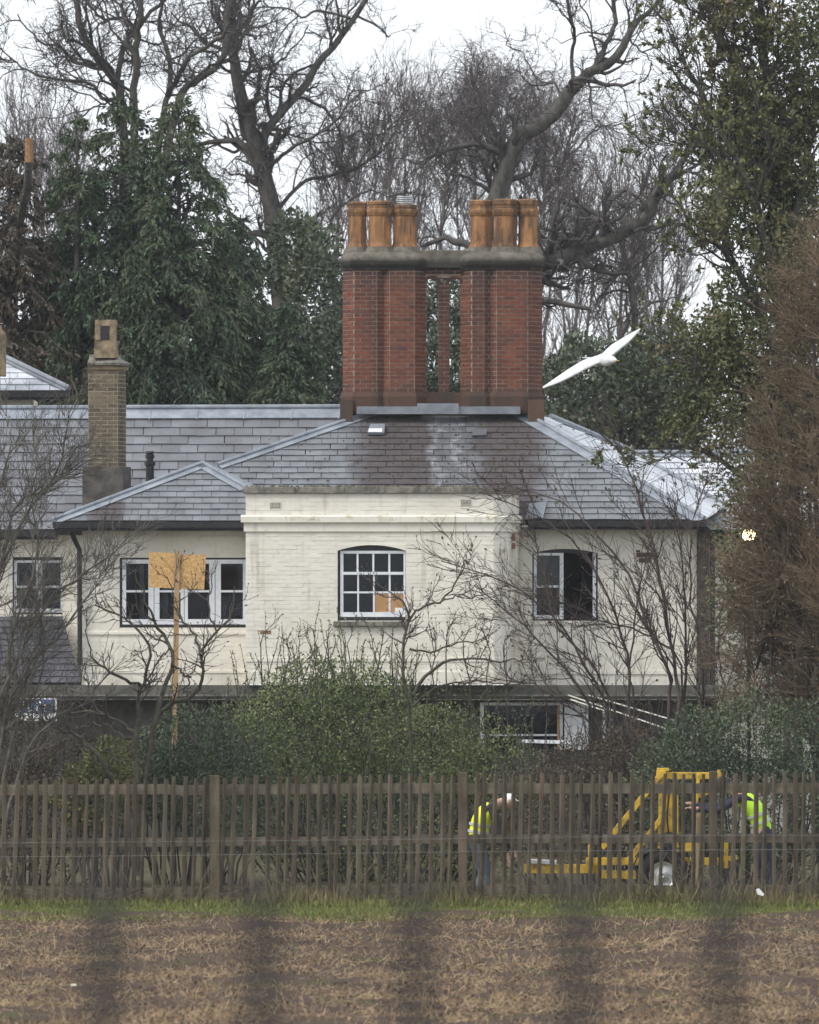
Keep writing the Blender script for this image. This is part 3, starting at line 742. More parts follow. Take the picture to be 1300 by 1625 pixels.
m = MB(); q = [op(584, 693.5), op(606, 693.5), op(607, 688), op(586, 688)]; m.prism([p + n * 0.102 for p in q], n * 0.006); m.build('vent_slot', M['white_paint'], rf)
m = MB(); q = [op(749, 696), op(772, 695), op(773, 685), op(752, 685)]; m.prism([p + n * 0.04 for p in q], n * 0.03); m.build('roof_vent', M['slate_rear'], rf)
m = MB(); q = [op(834, 828), op(862, 826), op(868, 800), op(840, 803)]; m.prism([p + n * 0.045 for p in q], n * 0.012); m.build('lead_flashing', M['lead_dark'], rf)
# moss tufts on the slates, in the gutter behind the parapet and along the coping
def moss_on(parent):
    vs = []; fs = []; r = random.Random(12)
    spots = [op(r.choice((r.gauss(620, 40), r.gauss(800, 45), r.uniform(420, 1050))), r.uniform(668, 815)) + n * .03 for _ in range(420)]
    spots += [Vector((PX(r.uniform(390, 760), DB), DB - .05 + r.uniform(0, .12), PZ(772, DB) + .004)) for _ in range(170)]
    for s in spots:
        q = r.uniform(.008, .026); k = len(vs); m_ = 6
        for j in range(m_): a_ = 6.283 * j / m_; vs.append(s + Vector((math.cos(a_) * q * r.uniform(.7, 1.4), math.sin(a_) * q * .8, math.sin(a_) * q * .4)))
        vs.append(s + Vector((0, -.3 * q, q * .9)))
        fs += [(k + j, k + (j + 1) % m_, k + m_) for j in range(m_)]
    m = MB(); m.add(vs, fs); tag(m.build('moss', simple('cushion_moss', (0.045, 0.05, 0.02), (0.11, 0.105, 0.045), 9, .95, .1), parent), kind='stuff')
moss_on(rf)
# right slope, seen nearly edge on
p0, p1, pt = op(1119, 826), P(1150, 806, 137.5), op(836, 658)
nn = (p1 - p0).cross(pt - p0).normalized()
if nn.z < 0: nn = -nn
pq = rayplane(1000, 718, p0, nn); p3 = rayplane(872, 664, p0, nn)
side = [p0, p1, pq, p3, pt]
sd = deck(side).build('side_roof', M['deck'], cot)
slates(slate_pool, sd, side, M['slate_wet_sheen'], e=0.42, w=0.5, seed=18, individual=False)
ld = MB(); ld.tube([p + nn * 0.05 for p in (p3, pq)], 0.05, 8); ld.tube([p + nn * 0.05 for p in (pq, p1)], 0.045, 8); strip(ld, p3, pq, -nn.cross(pq - p3), nn, 0.15)
ld.build('lead_hip', M['lead'], sd)
# left hip roof
d0, zE = 130.72, PZ(828, 130.72)
op2 = lambda px, py: onplane(px, py, d0, zE, tp)
lh = [op2(84, 828), op2(390, 828), op2(390, 777), op2(322, 739)]
lf = deck(lh).build('left_roof', M['deck'], cot)
slates(slate_pool, lf, lh, M['slate'], e=0.216, w=0.31, seed=28)
u2, v2, n2 = roof_frame(lh)
ld = MB(); strip(ld, op2(82, 829), op2(322, 738), u2 - v2, n2, 0.15, roll=0.035); ld.build('lead_hip', M['lead'], lf); ld = MB(); strip(ld, op2(322, 738), op2(391, 777), -u2 - v2, n2, 0.15, roll=0.035)
ld.build('lead_hip', M['lead'], lf)
m = MB(); a = op2(322, 738); b = op2(391, 778); c = op(420, 778); e = op(345, 741)
m.add([a, b, c, e], [(0, 1, 2, 3)]); m.add([a + Vector((0, 0, -.05)), b + Vector((0, 0, -.05)), c + Vector((0, 0, -.05)), e + Vector((0, 0, -.05))], [(3, 2, 1, 0)]); m.build('lead_valley', M['lead_dark'], lf)
m = MB(); back = Vector((op2(84, 828).x + 0.4, 134.4, zE)); m.add([op2(84, 828), back, Vector((a.x, 134.0, a.z)), a], [(3, 2, 1, 0)]); m.build('hip_side', M['slate_rear'], lf)
# gutters and eaves
def gutter(parent, pxa, pxb, py, d, zlip=0.10, sof=0.45):
    m = MB(); x0, x1, zt = PX(pxa, d), PX(pxb, d), PZ(py, d)
    m.box(x0, x1, d - 0.11, d - 0.005, zt - zlip, zt + 0.012); m.box(x0 + 0.02, x1 - 0.02, d, d + 0.03, zt - 0.15, zt + 0.005)
    m.build('gutter', M['black_paint'], parent)
    m = MB(); m.box(x0 + 0.02, x1 - 0.02, d + 0.031, d + sof, zt - 0.14, zt - 0.12); m.build('soffit', M['black_paint'], parent)
gutter(cot, 84, 389, 829, 130.7); gutter(cot, 838, 1121, 827, 130.95)
m = MB(); m.tube([P(110, 836, 130.9), P(118, 856, 131.05), P(126, 872, 131.1), P(127, 1056, 131.1)], 0.045, 10)
for py in (880, 960, 1045): m.pbox(122.5, 131.5, py, py + 5, 131.04, 0.1)
m.build('downpipe', M['black_paint'], cot)

# ------------------------------------------------------------------ the paired chimney
DC = 134.25
zt_, zb_ = PZ(424, DC), PZ(622, DC)
fl = [(544, .30), (562, .0), (598, .0), (608, .10), (618, .0), (658, .0), (677, .30)]
fr = [(731, .30), (749, .0), (768, .0), (777, .10), (788, .0), (838, .0), (861, .32)]
mk = lambda f_: [(PX(p, DC), DC + o) for p, o in f_]
core = MB()
for f_ in (fl, fr):
    pl = mk(f_); ledge(core, pl, -0.02, [(0.0, zb_), (0.0, zt_)])
    core.box(pl[0][0] + 0.012, pl[-1][0] - 0.012, DC + 0.32, DC + 0.98, zb_, zt_)
core.box(PX(696, DC) , PX(713.5, DC), DC + 0.262, DC + 0.6, zb_, PZ(446, DC))
core.box(PX(672, DC), PX(736, DC), DC + 0.262, DC + 0.6, PZ(440, DC), zt_)
ch = core.build('chimney', M['mortar'], cot)
fac = []
for f_ in (fl, fr):
    pl = mk(f_)
    fac += [(pl[i], pl[i + 1], zb_, zt_) for i in range(len(pl) - 1)]
order = [1, 4, 7, 10, 5, 11, 0, 6, 2, 3, 8, 9]
fac = [fac[i] for i in order]
fac.append(((PX(695.5, DC), DC + 0.26), (PX(714, DC), DC + 0.26), zb_, PZ(446, DC)))
fac.append(((PX(673, DC), DC + 0.25), (PX(735, DC), DC + 0.25), PZ(434, DC), zt_))
# returns seen from a step to the side
loose_bricks(bricks, ch, M['brick_red'], fac, zb_, zt_, seed=33)
m = MB()
for c0, w_ in ((685.5, 8.2), (722, 7.6)):
    for i in range(12):
        a0 = math.pi * i / 12; a1 = math.pi * (i + 1) / 12
        r0, r1 = w_ + 0.8, w_ + 6.5
        f_ = lambda r, a: (PX(c0 + r * math.cos(a), DC + .2), DC + 0.24, PZ(446 - r * 0.75 * math.sin(a) + 2, DC + .2))
        m.prism([f_(r0, a0), f_(r1, a0), f_(r1, a1), f_(r0, a1)], (0, 0.25, 0))
m.build('slit_arch', M['brick_red'], ch)
m = MB()
for f_ in (fl, fr):
    pl = mk(f_); ledge(m, pl, -0.5, [(0.06, PZ(655, DC)), (0.06, PZ(629, DC)), (0.02, PZ(621.5, DC))]); m.box(pl[0][0] - .04, pl[-1][0] + .04, DC + 0.36, DC + 1.1, PZ(660, DC), PZ(622, DC))
m.box(PX(672, DC), PX(736, DC), DC + 0.2, DC + 0.7, PZ(655, DC), PZ(622, DC))
m.build('chimney_plinth', brick_mat('sooted_brick', [(0.05, 0.038, 0.032), (0.10, 0.055, 0.04)], (0.04, 0.035, 0.03)), ch)
M['foot_brick'] = brick_mat('foot_brick', [(0.06, 0.045, 0.037), (0.12, 0.07, 0.05)], (0.045, 0.04, 0.035))
for a, b in ((540, 560), (838, 864)):
    m = MB(); m.pbox(a, b, 634, 670, 134.1, 0.5); m.build('chimney_foot', M['foot_brick'], ch)
m = MB(); m.pbox(662, 728, 640, 657, 134.0, 0.2); m.pbox(566, 662, 645, 657, 134.05, 0.2); m.pbox(728, 826, 645, 657, 134.05, 0.2); m.build('lead_flashing', M['lead_dark'], ch)
cap = MB()
for f_ in (fl, fr):
    pl = mk([(f_[0][0] + 2, .26), (f_[1][0] - 2, 0), (f_[-2][0] + 2, 0), (f_[-1][0] - 2, .26)])
    ledge(cap, pl, -0.4, [(0.015, PZ(429, DC)), (0.03, PZ(425, DC)), (0.085, PZ(420, DC)), (0.105, PZ(413, DC)), (0.085, PZ(408, DC)), (0.03, PZ(404, DC)), (-0.05, PZ(400, DC))])
    cap.box(pl[0][0] - .02, pl[-1][0] + .02, DC + 0.41, DC + 1.1, PZ(424, DC), PZ(396, DC))
cap.box(PX(664, DC), PX(746, DC), DC + 0.14, DC + 0.75, PZ(425, DC), PZ(396, DC))
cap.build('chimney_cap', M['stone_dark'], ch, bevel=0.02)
r_ = random.Random(9)
for k, (a, b, dy, top) in enumerate(((550.5, 583, 0.24, 318), (583, 622, 0.14, 317), (622, 663, 0.2, 326), (745, 781, 0.26, 315), (782, 822, 0.14, 314), (821.5, 855, 0.25, 314))):
    c = PX((a + b) / 2, DC + dy); w_ = (b - a) / 2 * DC / F; z_ = lambda py: PZ(py, DC)
    m = MB(); n8 = 8
    m.lathe(c, DC + dy + w_, [(w_ * 1.12, z_(399)), (w_ * 1.12, z_(390)), (w_ * 1.05, z_(387)), (w_ * 1.0, z_(383)), (w_ * 0.96, z_(342)), (w_ * 1.04, z_(340)), (w_ * 1.15, z_(335)), (w_ * 1.15, z_(331)),
                              (w_ * 1.0, z_(329.5)), (w_ * 1.0, z_(324)), (w_ * 1.06, z_(323)), (w_ * 1.08, z_(top + 2)), (w_ * 0.8, z_(top)), (w_ * 0.62, z_(top)), (w_ * 0.6, z_(350))], n8, math.pi / 8)
    pot = m.build('chimney_pot', M['terracotta'], ch)
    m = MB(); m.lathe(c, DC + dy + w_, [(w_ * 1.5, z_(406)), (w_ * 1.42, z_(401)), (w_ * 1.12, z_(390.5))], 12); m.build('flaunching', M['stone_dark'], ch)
    if k == 2:
        m = MB()
        for j in range(6): m.lathe(c, DC + dy + w_, [(w_ * 0.62, z_(327 - j * 3)), (w_ * 0.66, z_(326 - j * 3)), (w_ * 0.62, z_(325 - j * 3))], 14)
        m.lathe(c, DC + dy + w_, [(w_ * 0.5, z_(330)), (w_ * 0.5, z_(311))], 12); m.build('chimney_cowl', M['steel'], pot)

# ------------------------------------------------------------------ rear wing on the left, with its own stock brick chimney
DW = 133.3
wing = thing('rear_wing', (PX(250, 135), 135, 0), 'long low slate-roofed wing behind the cottage with a yellow brick chimney', 'building')
wp = Pieces(); wb = Pieces()
tpw = math.tan(math.radians(33)); zW = PZ(842, DW)
opw = lambda px, py: onplane(px, py, DW, zW, tpw)
poly = [opw(-70, 842), opw(562, 842), opw(562, 651), opw(-70, 651)]
wr = deck(poly).build('roof', M['deck'], wing)
slates(wp, wr, poly, M['slate_rear'], e=0.295, w=0.335, seed=61)
u3, v3, n3 = roof_frame(poly)
ld = MB(); strip(ld, opw(-70, 652), opw(562, 650), -v3, n3, 0.36, lift=0.04, roll=0.045); 
for k in range(9): ld.beam(opw(-60 + k * 75, 652) + n3 * .052, opw(-63 + k * 75, 669) + n3 * .052, 0.02, 0.012)
ld.build('lead_ridge', M['lead'], wr)
m = MB(); q = [opw(106, 712), opw(136, 711), opw(138, 704), opw(110, 705)]; m.prism([p + n3 * 0.04 for p in q], n3 * 0.008); m.build('light_slate', M['lead'], wr)
m = MB(); m.lathe(PX(238, 134.3), 134.3, [(0.075, PZ(790, 134.3)), (0.075, PZ(739, 134.3)), (0.10, PZ(738, 134.3)), (0.10, PZ(733, 134.3)), (0.06, PZ(732, 134.3)), (0.06, PZ(728, 134.3)), (0.085, PZ(727, 134.3)), (0.085, PZ(722, 134.3)), (0.06, PZ(721, 134.3)), (0.08, PZ(719, 134.3)), (0.07, PZ(716, 134.3))], 12)
m.build('vent_pipe', M['black_paint'], wr)
gutter(wing, -70, 92, 843, 133.25)
zb_w = PZ(1110, 133.7)
A, B = (PX(-70, 133.7), 133.7), (PX(131, 133.7), 133.7)
ow = sopen(20, 99, 884, 975, 133.7, -70)
wall = MB(); wall_cells(wall, A, B, 0.0, PZ(848, 133.7), [ow], 0.3); ww = wall.build('wall', M['paint'], wing)
bw = MB(); brickwork(bw, A, B, zb_w, PZ(848, 133.7), [ow], seed=91, proud=(0.001, 0.005)); tag(bw.build('brickwork', M['paint'], ww), kind='stuff')
yw = 133.74; d = 133.7
f = MB(); rects(f, d, yw, 0.06, [(22, 26.5, 889, 972), (57, 67, 889, 972), (96, 98.5, 889, 972)])
rects(f, d, yw, 0.06, [(a, b, c, e) for a, b in ((26.5, 57), (67, 96)) for c, e in ((889, 893), (966, 972))]); rects(f, d, yw + 0.015, 0.03, [(26.5, 57, 929.5, 933), (67, 96, 929.5, 933)])
win = f.build('window', M['white_paint'], wing)
pane_parts(win, d, yw + 0.03, [(a, b, c, e) for a, b in ((26.5, 57), (67, 96)) for c, e in ((893, 929.5), (933, 966))])
s = MB(); rects(s, d, yw - 0.03, 0.1, [(20.2, 98.8, 884.2, 889), (20.2, 22, 889, 975), (22, 98.5, 972, 975)]); s.build('surround', M['black_paint'], win)
room(wing, d, 16, 103, 880, 980, 134.02)
# lean-to slate roof below that window
lean = [onplane(-70, 1085, 131.6, PZ(1085, 131.6), 0.62), onplane(131, 1085, 131.6, PZ(1085, 131.6), 0.62), onplane(131, 980, 131.6, PZ(1085, 131.6), 0.62), onplane(-70, 980, 131.6, PZ(1085, 131.6), 0.62)]
lean[1] = onplane(129, 1085, 131.6, PZ(1085, 131.6), 0.62); lean[2] = onplane(99, 979, 131.6, PZ(1085, 131.6), 0.62)
lr = deck(lean).build('lean_roof', M['deck'], wing)
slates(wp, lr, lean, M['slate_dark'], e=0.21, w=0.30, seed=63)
# chimney
DK = 132.9
kp = [(PX(140, DK), DK), (PX(187, DK), DK - 0.06), (PX(198.5, DK), DK + 0.34)]
zk0, zk1 = PZ(740, DK), PZ(588, DK)
m = MB(); ledge(m, kp, -0.3, [(0.0, zk0), (0.0, zk1)]); kc = m.build('chimney', M['mortar_stock'], wing)
loose_bricks(wb, kc, M['brick_stock'], [(kp[0], kp[1], zk0, zk1), (kp[1], kp[2], zk0, zk1)], zk0, zk1, seed=44, h=0.0765, bl=0.232)
m = MB(); kq = [(PX(131, DK), DK - .08), (PX(196, DK), DK - .14), (PX(206.5, DK), DK + 0.42)]
ledge(m, kq, -0.42, [(0, PZ(830, DK)), (0, PZ(741, DK)), (-0.03, zk0)]); m.build('chimney_base', simple('tarred_render', (0.05, 0.047, 0.044), (0.125, 0.115, 0.10), 4, 0.85, 0.25, bump=0.4), kc)
m = MB(); ledge(m, kp, -0.3, [(0.02, zk1), (0.045, PZ(586, DK)), (0.05, PZ(581, DK)), (0.03, PZ(580.5, DK))]); m.build('chimney_cap', M['pot_stone'], kc)
m = MB(); ledge(m, kp, -0.3, [(0.09, PZ(580, DK)), (0.10, PZ(576.5, DK)), (0.06, PZ(574, DK)), (-0.08, PZ(569, DK)), (-0.13, PZ(562, DK))]); m.build('chimney_flaunching', M['stone'], kc)
cx, cy = PX(167, DK), DK + 0.15
m = MB(); sq = lambda hw, py, hd=None: [(cx - hw, cy - hw, PZ(py, DK)), (cx + hw, cy - hw * 1.15, PZ(py, DK)), (cx + hw * 1.12, cy + hw, PZ(py, DK)), (cx - hw, cy + hw, PZ(py, DK))]
def ringq(a, b, pya, pyb): m.hexa(sq(a, pya), sq(b, pyb))
ringq(0.205, 0.19, 568, 540); ringq(0.178, 0.172, 540, 517); ringq(0.185, 0.18, 517, 507.5)
for sx in (-1, 1): m.box(cx + sx * 0.135 - 0.05, cx + sx * 0.135 + 0.05, cy - 0.215, cy + 0.1, PZ(540, DK), PZ(516.8, DK))
pot = m.build('chimney_pot', M['pot_stone'], kc)
m = MB(); m.box(cx - 0.075, cx + 0.07, cy - 0.212, cy - 0.15, PZ(539.6, DK), PZ(517.2, DK)); m.build('pot_opening_dark', M['black_paint'], pot)  # solid dark box: the hollow's shade put in as colour

# ------------------------------------------------------------------ range on the right behind the trees, and the pale outhouse at the left edge
east = thing('east_wing', (PX(1200, 137), 137, 0), 'slate-roofed wing with pale wall beyond the right end, half hidden by trees', 'building')
DE = 136.6; zE_ = PZ(842, DE)
ope = lambda px, py: onplane(px, py, DE, zE_, math.tan(math.radians(28)))
poly = [ope(1128, 842), ope(1420, 842), ope(1420, 722), ope(1002, 722)]
er = deck(poly).build('roof', M['deck'], east); slates(Pieces(), er, poly, M['slate_wet_sheen'], e=0.23, w=0.33, seed=77)
u4, v4, n4 = roof_frame(poly); ld = MB(); strip(ld, ope(1000, 722), ope(1420, 722), -v4, n4, 0.14, lift=0.04, roll=0.04); ld.build('lead_ridge', M['lead'], er)
gutter(east, 1128, 1420, 843, 136.5)
m = MB(); m.box(PX(1112, 137), PX(1420, 137), 137.0, 137.3, 0.0, PZ(846, 137)); m.build('wall', M['paint'], east)
out = thing('outhouse', (PX(-20, 142), 142, 0), 'small pale outhouse with silvery hipped slate roof at the left edge', 'building')
DO = 141.5; zO = PZ(621, DO)
opo = lambda px, py: onplane(px, py, DO, zO, math.tan(math.radians(24)))
poly = [opo(-220, 621), opo(108, 621), opo(-40, 549), opo(-150, 549)]
orf = deck(poly).build('roof', M['deck'], out); slates(Pieces(), orf, poly, M['slate_wet_sheen'], e=0.30, w=0.33, seed=78)
u5, v5, n5 = roof_frame(poly); ld = MB(); strip(ld, opo(110, 621), opo(-40, 548), -u5 - v5, n5, 0.12, lift=0.045, roll=0.05); ld.build('lead_hip', M['lead_dark'], orf)
gutter(out, -220, 110, 622, 141.45)
m = MB(); m.box(PX(-220, 141.9), PX(53, 141.9), 141.9, 143.5, 0, PZ(634, 141.9)); m.build('wall', M['paint'], out)
m = MB(); m.box(PX(-30, 140.9), PX(7, 140.9), 140.9, 141.5, PZ(596, 140.9), PZ(527, 140.9)); m.prism([(PX(-30, 140.9), 140.9, PZ(527, 140.9)), (PX(7, 140.9), 140.9, PZ(527, 140.9)), (PX(0, 140.9), 140.9, PZ(520, 140.9)), (PX(-30, 140.9), 140.9, PZ(520, 140.9))], (0, .6, 0)); m.build('chimney', M['pot_stone'], out)

# ------------------------------------------------------------------ growing things
def nrm(a): return a / np.maximum(np.linalg.norm(a, axis=-1, keepdims=True), 1e-9)
def tubes(Pt, R, n=3, base=0):
    "Pt (m,k,3), R (m,k) -> vertices, quads"
    m, k, _ = Pt.shape
    T = np.empty_like(Pt); T[:, 1:-1] = Pt[:, 2:] - Pt[:, :-2]; T[:, 0] = Pt[:, 1] - Pt[:, 0]; T[:, -1] = Pt[:, -1] - Pt[:, -2]
    T = nrm(T); mean = nrm(Pt[:, -1] - Pt[:, 0])
    ref = np.where(np.abs(mean[:, 2:3]) < 0.8, np.array([[0, 0, 1.0]]), np.array([[1.0, 0, 0]]))[:, None, :]
    A = nrm(np.cross(T, ref)); B = np.cross(T, A)
    ang = np.arange(n) * 2 * np.pi / n
    V = Pt[:, :, None] + R[:, :, None, None] * (A[:, :, None] * np.cos(ang)[:, None] + B[:, :, None] * np.sin(ang)[:, None])
    idx = (np.arange(m)[:, None, None] * k + np.arange(k)[None, :, None]) * n + np.arange(n)[None, None, :] + base
    nx = np.roll(idx, -1, axis=2)
    Q = np.stack([idx[:, :-1], nx[:, :-1], nx[:, 1:], idx[:, 1:]], -1).reshape(-1, 4)
    return V.reshape(-1, 3), Q
class Geo:
    def __init__(s): s.V = []; s.Q = []; s.n = 0
    def tub(s, Pt, R, n=3):
        V, Q = tubes(np.asarray(Pt, float), np.asarray(R, float), n, s.n); s.V.append(V); s.Q.append(Q); s.n += len(V); return s
    def leaves(s, p, d, L, W_=0.35, roll=None):
        "pointed leaves folded a little along the midrib"
        m = len(p)
        if m == 0: return s
        d = nrm(d); r = nrm(rng.normal(size=(m, 3))); side = nrm(np.cross(d, r)); up = np.cross(side, d)
        L = np.broadcast_to(np.asarray(L, float), (m,))[:, None]
        a = p; c = p + d * L; mid = p + d * L * 0.5
        b1 = mid + side * L * W_ / 2 + up * L * 0.08; b2 = mid - side * L * W_ / 2 + up * L * 0.08
        V = np.stack([a, b1, c, b2], 1).reshape(-1, 3)
        s.Q.append((np.arange(m)[:, None] * 4 + np.arange(4)[None]) + s.n); s.V.append(V); s.n += len(V); return s
    def build(s, name, mat, parent=None, smooth=False):
        if not s.V: return None
        return np_obj(name, np.concatenate(s.V), [np.concatenate(s.Q)], mat, parent, smooth)
def spawn(Pt, R, n, L, ang, K=5, wob=0.22, trop=(0, 0, 0.1), rs=0.6, rmin=0.004, t0=0.15, t1=1.0, Lt=0.4, tip=0.35, flat=0.0, zflat=0.0, pl=None):
    "n children on the given branches"
    M_, K0, _ = Pt.shape
    w = np.linalg.norm(np.diff(Pt, axis=1), axis=-1).sum(1); i = rng.choice(M_, n, p=w / w.sum())
    t = rng.uniform(t0, t1, n); f = t * (K0 - 1); k = np.minimum(f.astype(int), K0 - 2); a = (f - k)[:, None]
    base = Pt[i, k] * (1 - a) + Pt[i, k + 1] * a; r0 = R[i, k] * (1 - a[:, 0]) + R[i, k + 1] * a[:, 0]
    tan = nrm(Pt[i, k + 1] - Pt[i, k]); rv = rng.normal(size=(n, 3)); rv[:, 1] *= (1 - flat); rv[:, 2] *= (1 - zflat)
    perp = nrm(rv - (rv * tan).sum(1, keepdims=True) * tan)
    A = rng.uniform(ang[0], ang[1], n)[:, None]
    d = tan * np.cos(A) + perp * np.sin(A)
    ln = rng.uniform(L[0], L[1], n) * (1 - Lt * t) * (1.0 if pl is None else pl[i]); st = (ln / (K - 1))[:, None]
    pts = [base]; tr = np.array(trop)[None]
    for j in range(1, K):
        d = nrm(d + wob * rng.normal(size=(n, 3)) + tr)
        pts.append(pts[-1] + d * st)
    r = np.maximum(np.minimum(r0 * rs, r0), rmin)
    RR = r[:, None] * np.linspace(1, tip, K)[None]
    return np.stack(pts, 1), np.maximum(RR, rmin * 0.6)
def catmull(pts, n):
    pts = np.asarray(pts, float); q = np.vstack([2 * pts[0] - pts[1], pts, 2 * pts[-1] - pts[-2]])
    m = len(pts) - 1; out = []
    for t in np.linspace(0, m - 1e-6, n):
        k = int(t); u = t - k; a, b, c, d = q[k], q[k + 1], q[k + 2], q[k + 3]
        out.append(0.5 * ((2 * b) + (-a + c) * u + (2 * a - 5 * b + 4 * c - d) * u * u + (-a + 3 * b - 3 * c + d) * u ** 3))
    return np.array(out)
def limb(px, d, r0, r1, dd=0.0, n=16, jit=0.02, depth=None):
    "a limb along photo pixels at distance d (metres), radii in pixels; dd drifts it in depth"
    m = len(px); ds = d + np.linspace(0, dd, m) + (np.cumsum(rng.normal(0, 0.12, m)) if m > 2 else 0)
    pts = [tuple(P(x, y, q)) for (x, y), q in zip(px, ds)]
    Pt = catmull(pts, n); Pt[1:-1] += rng.normal(0, jit, (n - 2, 3))
    return Pt, np.linspace(r0, r1, n) * d / F * (0.82 if d > 155 else 1.0)
def stack(limbs):
    n = max(len(l[0]) for l in limbs); t = np.linspace(0, 1, n); A = []; B = []
    for p, r in limbs:
        s = np.linspace(0, 1, len(p)); A.append(np.stack([np.interp(t, s, p[:, k]) for k in range(3)], -1)); B.append(np.interp(t, s, r))
    return np.stack(A), np.stack(B)

def bare_tree(name, label, limbs, base, lev, mtrunk, mtwig, cat='tree', group=None, sides=8):
    root = thing(name, base, label, cat, group)
    g = Geo(); Pt, R = stack(limbs); g.tub(Pt, R, sides); g.build('trunk', mtrunk, root, True)
    br = Geo(); tw = Geo(); cur = (Pt, R); allp = [(Pt, R)]
    for j, l in enumerate(lev):
        l = dict(l); l.setdefault('K', 5); src = cur
        c = spawn(src[0], src[1], **l); (br if j == 0 else tw).tub(c[0], c[1], 5 if j == 0 else 3)
        cur = c; allp.append(c)
    br.build('branches', mtwig if mtwig else mtrunk, root, True)
    o = tw.build('twigs', mtwig, root)
    if o: tag(o, kind='stuff')
    return root, allp
OAK = lambda a, b, c, d_: [dict(n=a, L=(1.0, 3.0), ang=(0.5, 1.2), K=8, wob=0.33, trop=(0, 0, 0.05), rs=0.5, rmin=0.020, t0=0.1, flat=0.3),
                           dict(n=b, L=(0.5, 1.5), ang=(0.5, 1.2), K=6, wob=0.34, trop=(0, 0, 0.06), rs=0.55, rmin=0.011),
                           dict(n=c, L=(0.25, 0.8), ang=(0.4, 1.2), K=5, wob=0.3, trop=(0, 0, 0.08), rs=0.6, rmin=0.008),
                           dict(n=d_, L=(0.12, 0.4), ang=(0.4, 1.1), K=3, wob=0.25, trop=(0, 0, 0.1), rs=0.7, rmin=0.006)]
def gx(px, d): return (PX(px, d), d, 0)
# --- the tall oak on the left, behind the conifers
d = 166
L_ = [limb([(205, 1010), (212, 700), (208, 450), (203, 330)], d, 26, 11), limb([(203, 340), (192, 150), (183, 128), (165, 105), (140, 70), (128, 40), (122, 0), (118, -50)], d, 9, 5.5),
      limb([(190, 170), (188, 123), (197, 77), (212, 46), (228, 28), (258, 3), (285, -20)], d, 6, 3.5, 1.5), limb([(208, 300), (213, 165), (215, 110), (219, 60), (224, 20), (220, -30)], d, 8, 5, -1),
      limb([(225, 420), (250, 260), (262, 165), (269, 140), (272, 100), (262, 70), (252, 45), (256, 10), (250, -20)], d, 7, 2.5, 1), limb([(266, 150), (274, 135), (301, 92), (326, 74), (354, 55), (366, 30)], d, 5.5, 3.2, -1.5),
      limb([(262, 260), (285, 155), (310, 130), (345, 105), (358, 70), (363, 30), (362, -20)], d, 8, 5, 0.6), limb([(190, 155), (165, 158), (150, 135), (125, 128), (70, 122), (40, 110), (15, 92)], d, 4.5, 1.4, -1),
      limb([(168, 108), (150, 108), (120, 95), (95, 72), (70, 70), (45, 48), (28, 22)], d, 4, 1.4, 1), limb([(212, 46), (195, 30), (165, 28), (142, 10), (130, -20)], d, 4, 2),
      limb([(183, 140), (160, 122), (155, 100), (120, 95), (100, 88)], d, 3, 1.2, -.8), limb([(190, 170), (160, 165), (130, 185), (100, 200)], d, 2.6, 1.0, 1)]
bare_tree('oak_tree', 'tall bare oak with forked trunk rising behind the dark conifers on the left', L_, gx(205, d), OAK(110, 560, 2200, 5000), M['bark'], M['bark_dark'])
# --- the oak with the leaning limb, right of the conifers
d = 172
L_ = [limb([(470, 1010), (462, 700), (447, 470), (433, 350), (415, 260), (394, 200), (378, 140), (371, 90), (368, 40), (374, -40)], d, 24, 6, n=26), limb([(408, 235), (424, 206), (450, 175), (480, 140), (510, 95), (535, 65), (560, 30), (592, -20)], d, 10, 5, 1.5),
      limb([(376, 118), (352, 105), (346, 88), (330, 80), (300, 75)], d, 3.5, 1.2, -1), limb([(378, 112), (410, 112), (440, 100), (470, 70), (490, 40)], d, 3, 1.2, 1), limb([(556, 28), (530, 20), (500, 18), (480, 28), (455, 12), (420, 10), (396, 14)], d, 2.8, 1.3),
      limb([(422, 270), (455, 240), (500, 215), (540, 185), (562, 140)], d, 4.5, 1.3, -1), limb([(436, 340), (480, 290), (540, 275), (600, 245), (640, 190)], d, 4.5, 1.3, 1.4), limb([(400, 225), (370, 240), (340, 230), (310, 250)], d, 4, 1.2, 1.2),
      limb([(450, 480), (500, 400), (540, 330), (590, 300)], d, 4.5, 1.4, 1), limb([(372, 95), (385, 60), (400, 20), (402, -20)], d, 4, 2), limb([(425, 205), (450, 210), (500, 225), (560, 215)], d, 2.6, 1, 1), limb([(440, 420), (400, 370), (360, 330)], d, 4, 1.4, 1)]
bare_tree('oak_tree', 'bare oak whose thick limb leans up to the right, between conifers and brick chimney', L_, gx(470, d), OAK(110, 600, 2300, 5200), M['bark'], M['bark_dark'])
# --- the oak behind the chimney, limb up to the top right
d = 169
L_ = [limb([(745, 1010), (748, 700), (752, 520), (762, 430), (776, 360), (795, 300), (822, 222), (870, 188), (897, 155), (914, 133), (939, 111), (969, 100), (991, 72), (1003, 42), (1030, 19), (1060, -10)], d, 24, 3.5, n=30),
      limb([(916, 132), (939, 111), (955, 80), (971, 53), (975, 25), (971, -20)], d, 6, 4, 1), limb([(913, 134), (907, 100), (911, 60), (905, 25), (900, -15)], d, 4, 2.6, -1), limb([(975, 97), (1000, 97), (1015, 92)], d, 2.6, 1.2),
      limb([(895, 160), (880, 135), (855, 125), (838, 100), (826, 80)], d, 2.6, 0.9, 1), limb([(1000, 60), (1012, 75), (1028, 90), (1036, 104)], d, 2.4, 0.8), limb([(800, 290), (760, 240), (720, 215), (690, 180)], d, 5, 1.4, 2), limb([(790, 310), (740, 280), (700, 275)], d, 5, 1.5, -1)]
bare_tree('oak_tree', 'bare oak behind the brick chimney with one bough reaching far to the upper right', L_, gx(745, d), OAK(46, 230, 850, 2100), M['bark'], M['bark_dark'])
